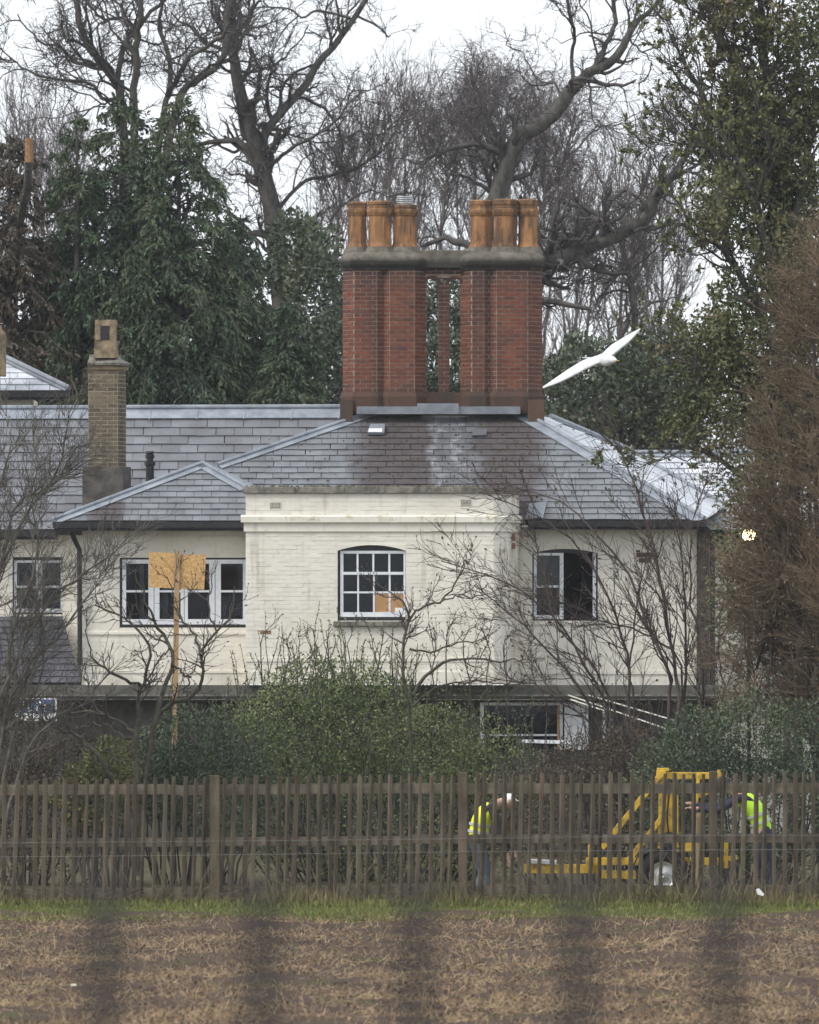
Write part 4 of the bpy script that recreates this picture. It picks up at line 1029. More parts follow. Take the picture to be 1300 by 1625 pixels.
# --- the oak with the heavy low bough right of the chimney
d = 163
L_ = [limb([(790, 1010), (795, 700), (805, 520), (830, 440), (862, 416), (897, 410), (934, 393), (971, 378), (1003, 361), (1027, 343), (1040, 314), (1052, 294), (1074, 274), (1082, 255), (1098, 236), (1125, 215)], d, 24, 4, n=30),
      limb([(1003, 366), (1040, 362), (1070, 355), (1100, 362)], d, 4.5, 2, 1), limb([(1072, 276), (1095, 272), (1120, 284), (1150, 280)], d, 3.5, 1.6), limb([(1012, 900), (1010, 640), (1008, 511), (1000, 440), (985, 380)], d, 8, 4, 2),
      limb([(1008, 500), (1040, 480), (1080, 470)], d, 4, 1.2, 1), limb([(930, 395), (920, 350), (900, 320)], d, 3, 1, 2), limb([(1002, 440), (960, 420), (920, 430), (890, 450)], d, 3, 1, 1), limb([(1050, 298), (1045, 260), (1030, 230)], d, 2.4, .8)]
bare_tree('oak_tree', 'bare tree with a heavy low bough sweeping right from behind the brick chimney', L_, gx(790, d), OAK(64, 330, 1200, 2700), M['bark'], M['bark_dark'])
# --- birches with hanging twigs
BIR = lambda a, b, c: [dict(n=a, L=(0.9, 2.2), ang=(0.35, 0.9), K=6, wob=0.12, trop=(0, 0, 0.12), rs=0.45, rmin=0.014, t0=0.3, flat=0.2),
                       dict(n=b, L=(0.5, 1.3), ang=(0.3, 1.0), K=6, wob=0.14, trop=(0, 0, -0.16), rs=0.5, rmin=0.008),
                       dict(n=c, L=(0.4, 1.2), ang=(0.3, 0.9), K=5, wob=0.10, trop=(0, 0, -0.42), rs=0.7, rmin=0.0055)]
d = 176
for px, lab in (([[(818, 1010), (816, 600), (812, 420), (806, 290), (802, 240), (794, 200), (785, 170), (786, 140)], [(806, 285), (826, 240), (832, 205), (840, 180)], [(804, 262), (778, 225), (757, 170), (752, 120)]], 'white-stemmed birch directly above the right group of chimney pots'),
                ([[(846, 1010), (850, 600), (858, 400), (862, 330), (872, 300), (892, 262), (905, 215), (912, 180)], [(866, 315), (866, 240), (870, 200), (866, 170)], [(885, 275), (925, 225), (960, 200), (985, 215)]], 'weeping birch with pale forked stem just right of the chimney'),
                ([[(690, 1010), (695, 600), (700, 380), (712, 260), (720, 190), (735, 150)], [(705, 320), (680, 260), (668, 190)], [(712, 260), (745, 210), (762, 150)]], 'purple-twigged birch in the gap between the two groups of chimney pots')):
    bare_tree('birch_tree', lab, [limb(p, d, 5.5 if i == 0 else 3, 1.2, rng.uniform(-1, 1)) for i, p in enumerate(px)], gx(px[0][0][0], d), BIR(56, 430, 1700), M['bark_birch'], M['bark_purple'], group='birches behind the chimney')
# --- upright thin trees further back
UPR = lambda a, b, c: [dict(n=a, L=(1.2, 3.4), ang=(0.3, 0.75), K=6, wob=0.12, trop=(0, 0, 0.16), rs=0.5, rmin=0.017, t0=0.3),
                       dict(n=b, L=(0.6, 1.6), ang=(0.3, 0.8), K=5, wob=0.14, trop=(0, 0, 0.13), rs=0.55, rmin=0.010),
                       dict(n=c, L=(0.3, 0.9), ang=(0.3, 0.8), K=4, wob=0.15, trop=(0, 0, 0.12), rs=0.7, rmin=0.007)]
for x0, y0, dd, lab in ((592, 190, 192, 'thin upright bare tree standing furthest left behind the left chimney pots'), (640, 180, 195, 'slender bare tree rising straight above the steel chimney cowl'), (752, 190, 198, 'thin grey tree behind the right chimney pots, left of the white birch stem'),
                       (915, 320, 186, 'low bare tree right of the chimney, under the reaching oak bough'), (985, 330, 190, 'bare thin tree in the gap beside the leafy evergreen on the right'), (1050, 330, 194, 'faint bare tree showing through the left edge of the leafy evergreen'),
                       (535, 230, 196, 'faint bare tree under the leaning oak limb, left of the chimney'), (30, 200, 190, 'twiggy pale tree at the extreme left edge above the brown conifer'), (100, 220, 193, 'thin bare tree peeping over the left conifer beside its cut stub'), (860, 215, 199, 'faint grey tree filling the sky behind the two birches')):
    h = lambda q: y0 + (1010 - y0) * q
    L_ = [limb([(x0, 1010), (x0 + 4, h(.6)), (x0 - 5, h(.35)), (x0 + 3, h(.15)), (x0, y0)], dd, 7, 1.0), limb([(x0, h(.5)), (x0 - 22, h(.25)), (x0 - 26, h(.08))], dd, 3.4, .8, 1), limb([(x0, h(.45)), (x0 + 24, h(.2)), (x0 + 27, h(.05))], dd, 3.4, .8, -1)]
    bare_tree('bare_tree', lab, L_, gx(x0, dd), UPR(60, 380, 1050), M['bark_grey'], M['bark_purple'], group='bare trees at the back')

# --- conifers: boughs of drooping sprays
def conifer(label, px, pytop, d, rad_px, pybase=1010, nb=170, ns=2600, nl=14, mat='leaf_conifer', shape=0.62, lean=0.0, droop=-0.2, size=0.15, name='conifer_tree', tip_r=0.06):
    base = gx(px, d); root = thing(name, base, label, 'tree', 'conifers behind the rear wing')
    H_ = PZ(pytop, d); x0 = PX(px, d); R_ = rad_px * d / F
    tr = catmull([(x0, d, 0), (x0, d, H_ * .5), (x0 + lean, d, H_)], 14)[None]; trr = np.linspace(0.20, 0.015, 14)[None]
    Geo().tub(tr, trr, 8).build('trunk', M['bark'], root, True)
    q = rng.uniform(0, 1, nb * 4); prof = q ** shape; keep = rng.uniform(0, 1, len(q)) < prof * .9 + .2; q = q[keep][:nb]; n = len(q)
    zmin = PZ(730, d); z = H_ - q * (H_ - zmin); az = rng.uniform(0, 2 * np.pi, n)
    ln = R_ * (q ** shape * 0.95 + tip_r) * rng.uniform(0.72, 1.15, n)
    K = 7; t = np.linspace(0, 1, K)
    rise = (0.18 * ln)[:, None] * np.sin(np.pi * t * 0.75)[None] * 1.3 - (0.30 * ln)[:, None] * (t ** 2.2)[None]
    ax = np.interp(z, [0, H_ * .5, H_], [0, 0, lean])
    B = np.stack([x0 + ax[:, None] + np.cos(az)[:, None] * ln[:, None] * t, d + np.sin(az)[:, None] * ln[:, None] * t, z[:, None] + rise], -1)
    B[:, 1:] += rng.normal(0, 0.04, B[:, 1:].shape)
    BR = np.maximum(0.012, 0.045 * ln[:, None] / R_) * np.linspace(1, .25, K)[None]
    Geo().tub(B, BR, 4).build('boughs', M['bark_dark'], root)
    s1, r1 = spawn(B, BR, ns, (0.30, 0.80), (0.35, 1.15), K=5, wob=0.10, trop=(0, 0, droop), rs=0.5, rmin=0.006, t0=0.3, t1=1.0, Lt=0.25, zflat=.65, pl=np.clip(.3 + .35 * ln, .3, 1.0))
    g = Geo(); g.tub(s1[::4], r1[::4], 3)
    u = rng.uniform(0.1, 1, (ns, nl)); f = u * 4; k = np.minimum(f.astype(int), 3); a = (f - k)[..., None]; ii = np.arange(ns)[:, None]
    p = s1[ii, k] * (1 - a) + s1[ii, k + 1] * a; tn = nrm(s1[ii, k + 1] - s1[ii, k])
    dr = nrm(tn * 0.9 + rng.normal(0, 0.34, p.shape) + np.array([0, 0, -0.32]))
    g.leaves(p.reshape(-1, 3), dr.reshape(-1, 3), rng.uniform(size * .6, size * 1.4, ns * nl), 0.34)
    o = g.build('foliage', M[mat], root); tag(o, kind='stuff')
    return root
conifer('tall dark green conifer behind the small yellow chimney, left of the twin tops', 192, 158, 150, 205, nb=330, ns=9000, shape=0.64, size=.098, tip_r=.03)
conifer('dark conifer whose narrow top stands right of its twin, left of the oak limb', 284, 160, 149.5, 185, nb=310, ns=8000, shape=0.64, tip_r=0.04, size=.098)
conifer('sparse young conifer with pointed top left of the tall conifer', 122, 168, 149, 105, nb=130, ns=2600, shape=0.72, size=0.10)
conifer('lower dark conifer filling the right flank beside the oak trunk', 382, 340, 151, 112, nb=170, ns=3600, shape=0.6, size=.095)
conifer('short dark conifer behind the rear wing ridge, nearest the brick chimney', 458, 490, 148, 72, nb=120, ns=2600, shape=0.5, size=.095)
b_ = conifer('bronzed brown conifer with a cut orange stub at the left edge', 15, 212, 149, 115, nb=220, ns=4200, shape=0.4, size=.10, mat='leaf_conifer_brown')
m = MB(); m.tube([P(20, 420, 149), P(44, 290, 148.2), P(46, 256, 147.4)], [.07, .08, .085], 9); m.build('side_stem', M['bark'], b_, True); m = MB(); m.tube([P(46, 258, 147.4), P(46, 219, 147.4)], [0.09, 0.08], 9); m.build('cut_stem', simple('cut_orange_wood', (0.20, 0.11, 0.055), (0.33, 0.19, 0.10), 9, 0.9), b_)

# --- leafy masses
def in_lumps(lumps, n, shell=0.45):
    "points near the surface of ellipsoids (px, py, rx_px, ry_px, d, rd)"
    w = np.array([l[2] * l[3] for l in lumps], float); i = rng.choice(len(lumps), n, p=w / w.sum())
    L = np.array([[*P(l[0], l[1], l[4]), l[2] * l[4] / F, l[5], l[3] * l[4] / F] for l in lumps])[i]
    v = nrm(rng.normal(size=(n, 3))); r = (1 - shell * rng.uniform(0, 1, n) ** 1.5)[:, None]
    bumpy = 1 + 0.16 * np.sin(v[:, :1] * 7 + i[:, None]) * np.sin(v[:, 2:] * 6 + i[:, None] * 2)
    p = L[:, :3] + v * r * bumpy * L[:, 3:]
    return p, v
def leafy(name, label, cat, lumps, n, size, mat, base, W_=0.5, stems=None, mstem='bark_dark', group=None, out=0.7, shoots=0, shoot_len=(0.4, 1.0), shoot_leaf=14, parts=('foliage', 'stems')):
    root = thing(name, base, label, cat, group)
    p, v = in_lumps(lumps, n); ok = p[:, 2] > 0.03; p, v = p[ok], v[ok]
    g = Geo(); g.leaves(p, v * out + rng.normal(0, 0.7, v.shape) + np.array([0, 0, .15]), rng.uniform(size * .6, size * 1.4, len(p)), W_)
    st = Geo()
    b = np.array(base, float); c, cv = in_lumps(lumps, max(30, n // 500), 0.3); c = c[c[:, 2] > 0.2]
    S0 = np.repeat(b[None], len(c), 0) + rng.normal(0, 1, (len(c), 3)) * np.array([0.25, 0.2, 0]); 
    S0[:, 0] = b[0] * .4 + c[:, 0] * .6
    tt = np.linspace(0, 1, 6)[None, :, None]; Pt = S0[:, None] * (1 - tt) + c[:, None] * tt; Pt[:, 1:-1] += rng.normal(0, .05, Pt[:, 1:-1].shape); Pt[:, 0, 2] = 0
    st.tub(Pt, np.linspace(.02, .007, 6)[None].repeat(len(c), 0), 3)
    if shoots:
        q, qv = in_lumps(lumps, shoots * 5, 0.15); q = q[(qv[:, 2] > 0.25)][:shoots]; m_ = len(q)
        ln = rng.uniform(*shoot_len, m_); K = 6; dirn = nrm(np.stack([rng.normal(0, .22, m_), rng.normal(0, .2, m_), np.ones(m_)], -1))
        SP = [q]; dd = dirn
        for j in range(K - 1):
            dd = nrm(dd + rng.normal(0, .10, dd.shape)); SP.append(SP[-1] + dd * (ln / (K - 1))[:, None])
        SP = np.stack(SP, 1); st.tub(SP, np.linspace(.009, .004, K)[None].repeat(m_, 0), 3)
        u = rng.uniform(0, .98, (m_, shoot_leaf)); f = u * (K - 1); k = f.astype(int); a = (f - k)[..., None]; ii = np.arange(m_)[:, None]
        lp = (SP[ii, k] * (1 - a) + SP[ii, k + 1] * a).reshape(-1, 3); tn = (SP[ii, k + 1] - SP[ii, k]).reshape(-1, 3)
        g.leaves(lp, nrm(tn) * .7 + rng.normal(0, .6, lp.shape), rng.uniform(size * .6, size * 1.1, len(lp)), W_)
    tag(g.build(parts[0], M[mat], root), kind='stuff'); s_ = st.build(parts[1], M[mstem], root); tag(s_, kind='stuff')
    return root
BG = 'evergreens behind the roof'
leafy('evergreen_bush', 'loose green evergreen between the conifers and the left side of the chimney', 'bush', [(500, 470, 48, 120, 156, 1.6), (520, 590, 60, 90, 154, 1.5), (465, 400, 40, 70, 157, 1.2), (450, 640, 60, 60, 153, 1.4)], 15000, .12, 'leaf_far', gx(505, 155), group=BG)
leafy('evergreen_bush', 'broad green evergreen right of the chimney base, above the pale side roof', 'bush', [(930, 620, 75, 90, 150, 1.6), (1000, 640, 80, 90, 151, 1.6), (890, 690, 50, 50, 149, 1.2), (1060, 620, 60, 110, 152, 1.6)], 19000, .12, 'leaf_far', gx(960, 151), group=BG)
leafy('evergreen_bush', 'greenery seen through the slits between the two chimney stacks', 'bush', [(703, 590, 45, 70, 152, 1.2), (690, 660, 80, 60, 152, 1.2), (708, 490, 40, 60, 153, 1.0)], 7000, .12, 'leaf_far', gx(703, 152), group=BG)
# a far wood closing the view between the trunks
p, v = in_lumps([(x, 860, 130, 300 + 40 * math.sin(x), 215, 6) for x in range(-60, 1400, 110)], 14000, .6)
g = Geo(); ok = p[:, 2] > .1; p = p[ok]
q = np.stack([p, p + rng.normal(0, .35, p.shape) + np.array([0, 0, .7])], 1); g.tub(q, np.full((len(p), 2), .014), 3)
o = g.build('far_wood', M['bark_far']); tag(o, 'bare grey wood far behind the house and trees', None, None, 'stuff')

# --- the big leafy evergreen on the right, its bare leading twigs, and the brown hornbeam in front of it
d = 119
base = gx(1262, d)
root = thing('leafy_tree', base, 'large leafy evergreen tree at the right edge with twigs spreading left', 'tree')
L_ = [limb([(1262, 1370), (1258, 1000), (1250, 700), (1240, 450), (1225, 260), (1215, 120), (1205, -40)], d, 17, 4, n=22), limb([(1250, 620), (1200, 480), (1150, 400), (1100, 370)], d, 8, 2.2, -1), limb([(1245, 500), (1200, 330), (1160, 230), (1110, 140), (1065, 55)], d, 7, 1.8, .5),
      limb([(1240, 420), (1280, 250), (1310, 120), (1330, 0)], d, 7, 2.5, 1), limb([(1225, 270), (1180, 160), (1150, 60), (1140, -30)], d, 5, 2, -.6), limb([(1255, 760), (1190, 640), (1130, 590), (1070, 570)], d, 7, 2, -.5),
      limb([(1258, 860), (1180, 760), (1120, 720), (1060, 705)], d, 6, 2, .6), limb([(1232, 330), (1170, 270), (1120, 235), (1062, 225)], d, 4, 1.3, 0.8), limb([(1250, 640), (1300, 500), (1340, 380)], d, 6, 2, 1)]
Pt, R = stack(L_); g = Geo(); g.tub(Pt, R, 8); g.build('trunk', M['bark'], root, True)
c1 = spawn(Pt, R, 210, (0.7, 2.0), (.4, 1.1), K=7, wob=.2, trop=(-.03, 0, .10), rs=.5, rmin=.012, t0=.25)
c2 = spawn(c1[0], c1[1], 1500, (.4, 1.1), (.35, 1.0), K=6, wob=.2, trop=(-.02, 0, .12), rs=.6, rmin=.007)
c3 = spawn(c2[0], c2[1], 4400, (.2, .6), (.3, .9), K=5, wob=.22, trop=(0, 0, .14), rs=.7, rmin=.005)
g = Geo(); g.tub(*c1, 4); g.tub(*c2, 3); g.build('branches', M['bark_dark'], root)
g = Geo(); g.tub(*c3, 3); tag(g.build('twigs', M['bark_dark'], root), kind='stuff')
tip = c3[0][:, -1]; td = nrm(c3[0][:, -1] - c3[0][:, -2]); hz = (tip[:, 2] - 4) / (PZ(0, d) - 4)      # fewer leaves towards the top
xx = tip[:, 0] * F / d + CX
keep = rng.uniform(0, 1, len(tip)) < np.clip(1.05 - 0.75 * np.clip(hz - .35, 0, 1) - 0.40 * (xx < 1110), .14, 1)
tip, td = tip[keep], td[keep]
n_ = 18; p = np.repeat(tip, n_, 0) - np.repeat(td, n_, 0) * rng.uniform(0, .16, (len(tip) * n_, 1)); dd = np.repeat(td, n_, 0) * .8 + rng.normal(0, .6, (len(tip) * n_, 3))
g = Geo(); g.leaves(p, dd, rng.uniform(.05, .11, len(p)), .5)
p, v = in_lumps([(1240, 420, 75, 100, 119, .9), (1180, 520, 80, 90, 119, .8), (1150, 640, 70, 100, 119, .8), (1240, 640, 90, 120, 119.5, .9), (1120, 560, 55, 70, 119, .6), (1190, 760, 70, 70, 119, .7), (1140, 330, 50, 70, 119, .6), (1280, 520, 60, 100, 119.5, .8), (1100, 640, 45, 60, 119, .5), (1200, 860, 70, 70, 119, .7), (1170, 960, 55, 60, 119, .6), (1225, 250, 70, 85, 119.3, .8), (1275, 330, 60, 90, 119.6, .8), (1265, 140, 55, 80, 119.4, .6), (1170, 300, 45, 60, 118.8, .6), (1290, 30, 50, 70, 119.4, .6)], 33000, .8)
g.leaves(p, v * .5 + rng.normal(0, .7, v.shape), rng.uniform(.05, .11, len(p)), .5)
tag(g.build('foliage', M['leaf_olive'], root), kind='stuff')

d = 114
root = thing('hornbeam', gx(1330, d), 'dense brown twiggy hornbeam filling the right edge above the fence', 'tree')
L_ = [limb([(1325 + rng.uniform(-30, 30), 1400), (1310 + a * .3, 1150), (1290 + a * .6, 900), (1280 + a, b + 120), (1265 + a * 1.1, b)], d + rng.uniform(-.8, .8), 7, 1.2, n=16) for a, b in
      ((30, 420), (55, 370), (0, 520), (-30, 660), (-50, 790), (-62, 900), (-70, 1000), (75, 380), (40, 500), (90, 450), (-15, 760), (50, 620), (-40, 720), (-66, 850), (-80, 950), (15, 470), (-20, 590))]
Pt, R = stack(L_); g = Geo(); g.tub(Pt, R, 6); g.build('trunk', M['bark_shrub'], root, True)
c1 = spawn(Pt, R, 620, (.5, 1.3), (.3, .9), K=6, wob=.14, trop=(-.16, 0, .05), rs=.5, rmin=.008, t0=.2)
c2 = spawn(c1[0], c1[1], 4800, (.25, .8), (.3, .9), K=5, wob=.15, trop=(-.1, 0, .06), rs=.6, rmin=.0055)
c3 = spawn(c2[0], c2[1], 15000, (.14, .5), (.3, 1.0), K=3, wob=.16, trop=(-.08, 0, .06), rs=.7, rmin=.0045)
g = Geo(); g.tub(*c1, 4); g.build('branches', M['bark_brown'], root)
g = Geo(); g.tub(*c2, 3); g.tub(*c3, 3); tag(g.build('twigs', M['bark_brown'], root), kind='stuff')
i = rng.choice(len(c3[0]), 14000); p = c3[0][i, -1]
g = Geo(); g.leaves(p, rng.normal(0, 1, p.shape) + np.array([0, 0, -.5]), rng.uniform(.035, .075, len(p)), .5); tag(g.build('dry_leaves', M['leaf_brown'], root), kind='stuff')

# --- bushes between the house and the fence
leafy('hedge_bush', 'green small-leaved bush with upright shoots below the middle window', 'bush', [(470, 1165, 110, 100, 116, 1.2), (570, 1150, 120, 95, 116.4, 1.3), (680, 1190, 120, 78, 116, 1.2), (780, 1225, 90, 66, 115.6, 1.1), (390, 1195, 80, 80, 115.6, 1.0), (600, 1300, 260, 120, 116, 1.2), (505, 1090, 80, 50, 116.5, .8), (590, 1105, 55, 38, 116.6, .7)],
      52000, .050, 'leaf_hedge', gx(600, 116), group='bushes behind the fence', shoots=230, shoot_len=(.4, 1.1), shoot_leaf=26)
leafy('evergreen_shrub', 'dark rounded evergreen bush under the board on a stake', 'bush', [(300, 1190, 85, 75, 114.5, .9), (340, 1260, 110, 100, 114.4, .9), (255, 1240, 60, 70, 114.3, .7)], 17000, .055, 'leaf_dark', gx(300, 114.5), group='bushes behind the fence', shoots=40)
leafy('evergreen_shrub', 'yellow-green small bush at the foot of the many-stemmed sapling', 'bush', [(178, 1215, 50, 45, 113.6, .6), (150, 1260, 70, 60, 113.6, .6)], 6000, .055, 'leaf_lime', gx(170, 113.6), group='bushes behind the fence')
leafy('bramble', 'brown bramble thicket low at the left edge behind the fence', 'bush', [(20, 1190, 75, 80, 114.2, .9), (100, 1230, 90, 70, 114, .8), (60, 1300, 120, 90, 114, .8), (0, 1120, 50, 70, 114.6, .8)], 15000, .05, 'leaf_brown', gx(50, 114.2), group='bushes behind the fence', shoots=120, shoot_leaf=3, shoot_len=(.4, .9))
leafy('evergreen_shrub', 'dark holly-like bush at the right, above the yellow machine', 'bush', [(1110, 1180, 70, 60, 112.5, .7), (1190, 1170, 80, 70, 112.6, .8), (1270, 1180, 70, 75, 112.6, .8), (1060, 1230, 60, 60, 112.4, .7), (1180, 1290, 190, 100, 112.6, .8)], 25000, .055, 'leaf_dark', gx(1170, 112.6), group='bushes behind the fence', shoots=60)
leafy('bramble', 'brown and green bramble heap below the white canopy rails', 'bush', [(930, 1215, 80, 50, 113.4, .7), (1000, 1200, 60, 55, 113.2, .6), (900, 1300, 150, 90, 113.4, .8)], 15000, .045, 'leaf_brown', gx(940, 113.4), group='bushes behind the fence', shoots=130, shoot_leaf=4, shoot_len=(.3, .8))

# --- bare shrubs in front of the house
def shrub(name, label, limbs, base, lev, mat, buds=0, mt=None, bud_mat=None, bud_size=(.03, .06), cat='shrub'):
    root, al = bare_tree(name, label, limbs, base, lev, M[mt or mat], M[mat], cat, None, 6)
    if buds:
        src = al[-1][0]; i = rng.choice(len(src), min(buds, len(src)), replace=False); p = src[i, -1]; dv = src[i, -1] - src[i, -2]
        g = Geo(); g.leaves(p, dv, rng.uniform(*bud_size, len(p)), .45); g.leaves(p, dv + rng.normal(0, .01, dv.shape), rng.uniform(*bud_size, len(p)), .45)
        tag(g.build('buds', M[bud_mat or mat], root), kind='stuff')
    return root
d = 113
L_ = [limb([(218, 1390), (216, 1230), (216, 1150), (222, 1100), (232, 1075), (238, 1030), (226, 1005), (190, 975), (150, 960)], d, 4.6, 1), limb([(222, 1380), (240, 1165), (262, 1125), (300, 1105), (322, 1085), (322, 1060), (318, 1035), (345, 1005), (368, 975), (372, 930)], d, 4.6, 1, .5),
      limb([(240, 1160), (258, 1100), (272, 1060), (270, 1025), (255, 1000), (240, 975), (225, 940), (214, 905)], d, 4.5, 1.0, -.4), limb([(318, 1040), (310, 1010), (290, 985), (276, 950), (265, 915)], d, 2.6, .8, .3), limb([(225, 1090), (195, 1075), (165, 1060), (145, 1035), (135, 1000)], d, 3, .8, -.3),
      limb([(216, 1165), (190, 1145), (150, 1130), (100, 1128), (60, 1125)], d, 3.2, 1, .4), limb([(180, 1235), (150, 1190), (125, 1170), (90, 1155), (60, 1140)], d, 5.5, 1.6, -.3), limb([(272, 1055), (300, 1075), (290, 1100)], d, 2, 1), limb([(270, 1030), (252, 1040), (235, 1020)], d, 1.6, .7),
      limb([(216, 1180), (190, 1165), (160, 1150), (130, 1152)], d, 3, 1, .3), limb([(345, 1005), (330, 970), (335, 930), (345, 890)], d, 1.8, .7)]
shrub('sapling', 'many-stemmed bare magnolia with fat buds left of the board on a stake', L_, gx(218, d), [dict(n=70, L=(.3, .9), ang=(.4, 1.0), K=6, wob=.2, trop=(0, 0, .10), rs=.6, rmin=.009, t0=.25), dict(n=330, L=(.15, .5), ang=(.4, 1.1), K=5, wob=.2, trop=(0, 0, .12), rs=.7, rmin=.006)], 'bark_shrub', 330, 'bark_moss')
d = 115
L_ = [limb([(655, 1400), (655, 1180), (640, 1060), (643, 1015), (648, 985), (640, 955), (615, 938), (595, 925)], d, 3.5, .8), limb([(645, 985), (665, 965), (700, 955), (722, 930), (735, 900), (748, 880)], d, 2.2, .8, .3), limb([(660, 1100), (690, 1060), (740, 1045), (800, 1050), (835, 1045)], d, 3.2, .8, -.4),
      limb([(650, 1030), (680, 1035), (720, 1020), (760, 1015), (790, 1000)], d, 2, .7, .2), limb([(655, 1120), (700, 1090), (760, 1080), (820, 1090)], d, 2.4, .8), limb([(700, 955), (728, 945), (760, 945), (775, 925)], d, 1.5, .7)]
shrub('sapling', 'bare twisting sapling crossing the right corner of the middle window', L_, gx(655, d), [dict(n=48, L=(.25, .7), ang=(.4, 1.0), K=6, wob=.2, trop=(0, 0, .10), rs=.6, rmin=.008, t0=.25), dict(n=260, L=(.12, .4), ang=(.4, 1.1), K=5, wob=.2, trop=(0, 0, .12), rs=.7, rmin=.0055)], 'bark_shrub', 300, 'bark_moss')
d = 114.6
L_ = [limb([(990, 1400), (975, 1230), (950, 1150), (905, 1075), (850, 1010), (800, 965), (757, 930)], d, 3.0, .8, -.5), limb([(1000, 1400), (990, 1210), (960, 1110), (920, 1040), (880, 985), (840, 945), (780, 915), (700, 890)], d, 3.0, .8, .5), limb([(1010, 1400), (1008, 1200), (1000, 1080), (990, 1020), (970, 960), (940, 900), (900, 850), (850, 815), (760, 780)], d, 3.1, .8),
      limb([(1035, 1400), (1060, 1150), (1065, 1085), (1050, 1040), (1020, 970), (990, 900), (940, 840), (880, 790), (800, 780)], d, 3.7, .9, .6), limb([(1045, 1400), (1075, 1120), (1070, 1050), (1055, 980), (1045, 900), (1025, 830), (1010, 770), (985, 715), (955, 690)], d, 3.7, .9, -.5), limb([(1050, 1400), (1085, 1120), (1090, 1010), (1085, 930), (1080, 860), (1060, 790)], d, 3.0, .8, .3),
      limb([(1070, 1400), (1110, 1150), (1115, 1060), (1100, 960), (1095, 860), (1110, 790)], d, 3.0, .8), limb([(995, 1380), (960, 1180), (900, 1120), (840, 1085), (780, 1075)], d, 2.5, .8, -.4), limb([(1005, 1380), (1005, 1130), (1000, 1060), (1010, 990), (1020, 900), (1038, 850)], d, 2.5, .8, .5), limb([(1020, 1380), (985, 1160), (940, 1060), (890, 1000), (860, 900), (850, 860)], d, 2.4, .8, -.6),
      limb([(1055, 1400), (1130, 1180), (1150, 1100), (1140, 1030), (1170, 960)], d, 2.7, .8), limb([(1045, 1380), (1085, 1080), (1050, 1020), (1010, 1000), (950, 985), (900, 960), (830, 960)], d, 2.2, .7, .4)]
shrub('hazel_shrub', 'wide fan of bare hazel stems in front of the right window and wall', L_, gx(1025, d), [dict(n=250, L=(.5, 1.6), ang=(.25, .8), K=7, wob=.12, trop=(-.03, 0, .06), rs=.5, rmin=.0065, t0=.2), dict(n=1900, L=(.2, .7), ang=(.3, .9), K=5, wob=.16, trop=(-.02, 0, .05), rs=.7, rmin=.0055)], 'bark_shrub', 260, 'bark_shrub', 'leaf_brown', (.05, .10))
d = 112
L_ = [limb([(-40, 1400), (-30, 1200), (0, 1100), (45, 1010), (90, 940), (150, 900), (205, 850)], d, 4.4, .9), limb([(-30, 1400), (0, 1180), (30, 1080), (90, 1010), (130, 960), (190, 880)], d, 3.7, .9, .5), limb([(-60, 1400), (-40, 1100), (-10, 950), (20, 850), (70, 780), (95, 740), (110, 660)], d, 4.4, .9, -.5), limb([(-50, 1400), (-20, 1050), (0, 900), (30, 800), (90, 770), (115, 720), (130, 690)], d, 3.7, .9, .4),
      limb([(-20, 1400), (20, 1160), (60, 1090), (70, 1010), (55, 950), (100, 890)], d, 3.0, .8), limb([(-70, 1400), (-60, 1000), (-30, 850), (0, 770), (20, 700), (15, 660)], d, 3.7, .9, -.3), limb([(-10, 1390), (40, 1200), (85, 1140), (130, 1120), (170, 1070)], d, 3.0, .8, .3), limb([(-30, 1390), (10, 1120), (20, 1000), (60, 880), (50, 800), (60, 740)], d, 3.0, .8, -.6), limb([(0, 950), (-30, 900), (-60, 860)], d, 2.2, .8)]
shrub('bare_shrub', 'tangle of pale bare branches at the left edge before the rear wing', L_, gx(-30, d), [dict(n=190, L=(.5, 1.4), ang=(.3, .9), K=7, wob=.15, trop=(.03, 0, .08), rs=.5, rmin=.0075, t0=.2), dict(n=1500, L=(.2, .7), ang=(.3, .9), K=5, wob=.16, trop=(0, 0, .07), rs=.7, rmin=.0055), dict(n=2800, L=(.1, .35), ang=(.3, .9), K=4, wob=.16, trop=(0, 0, .07), rs=.7, rmin=.0045)], 'bark_grey', 0, 'bark_grey')
# long thin suckers standing in the hedge in front of the plinth
d = 116.5
L_ = [limb([(x, 1300), (x + rng.uniform(-8, 8), 1120), (x + rng.uniform(-12, 12), rng.uniform(1000, 1045)), (x + rng.uniform(-18, 18), rng.uniform(985, 1010))], d + rng.uniform(-.5, .5), 1.6, .6, n=10) for x in (420, 450, 478, 500, 530, 560, 600, 630, 690, 720, 745, 770, 800)]
shrub('bare_shrub', 'row of thin bare suckers rising from the green bush before the plinth', L_, gx(600, d), [dict(n=120, L=(.15, .5), ang=(.3, .9), K=5, wob=.15, trop=(0, 0, .1), rs=.7, rmin=.005), dict(n=260, L=(.06, .2), ang=(.4, 1.), K=3, wob=.1, trop=(0, 0, .1), rs=.8, rmin=.004)], 'bark_moss', 200, None, 'leaf_hedge', (.03, .06))

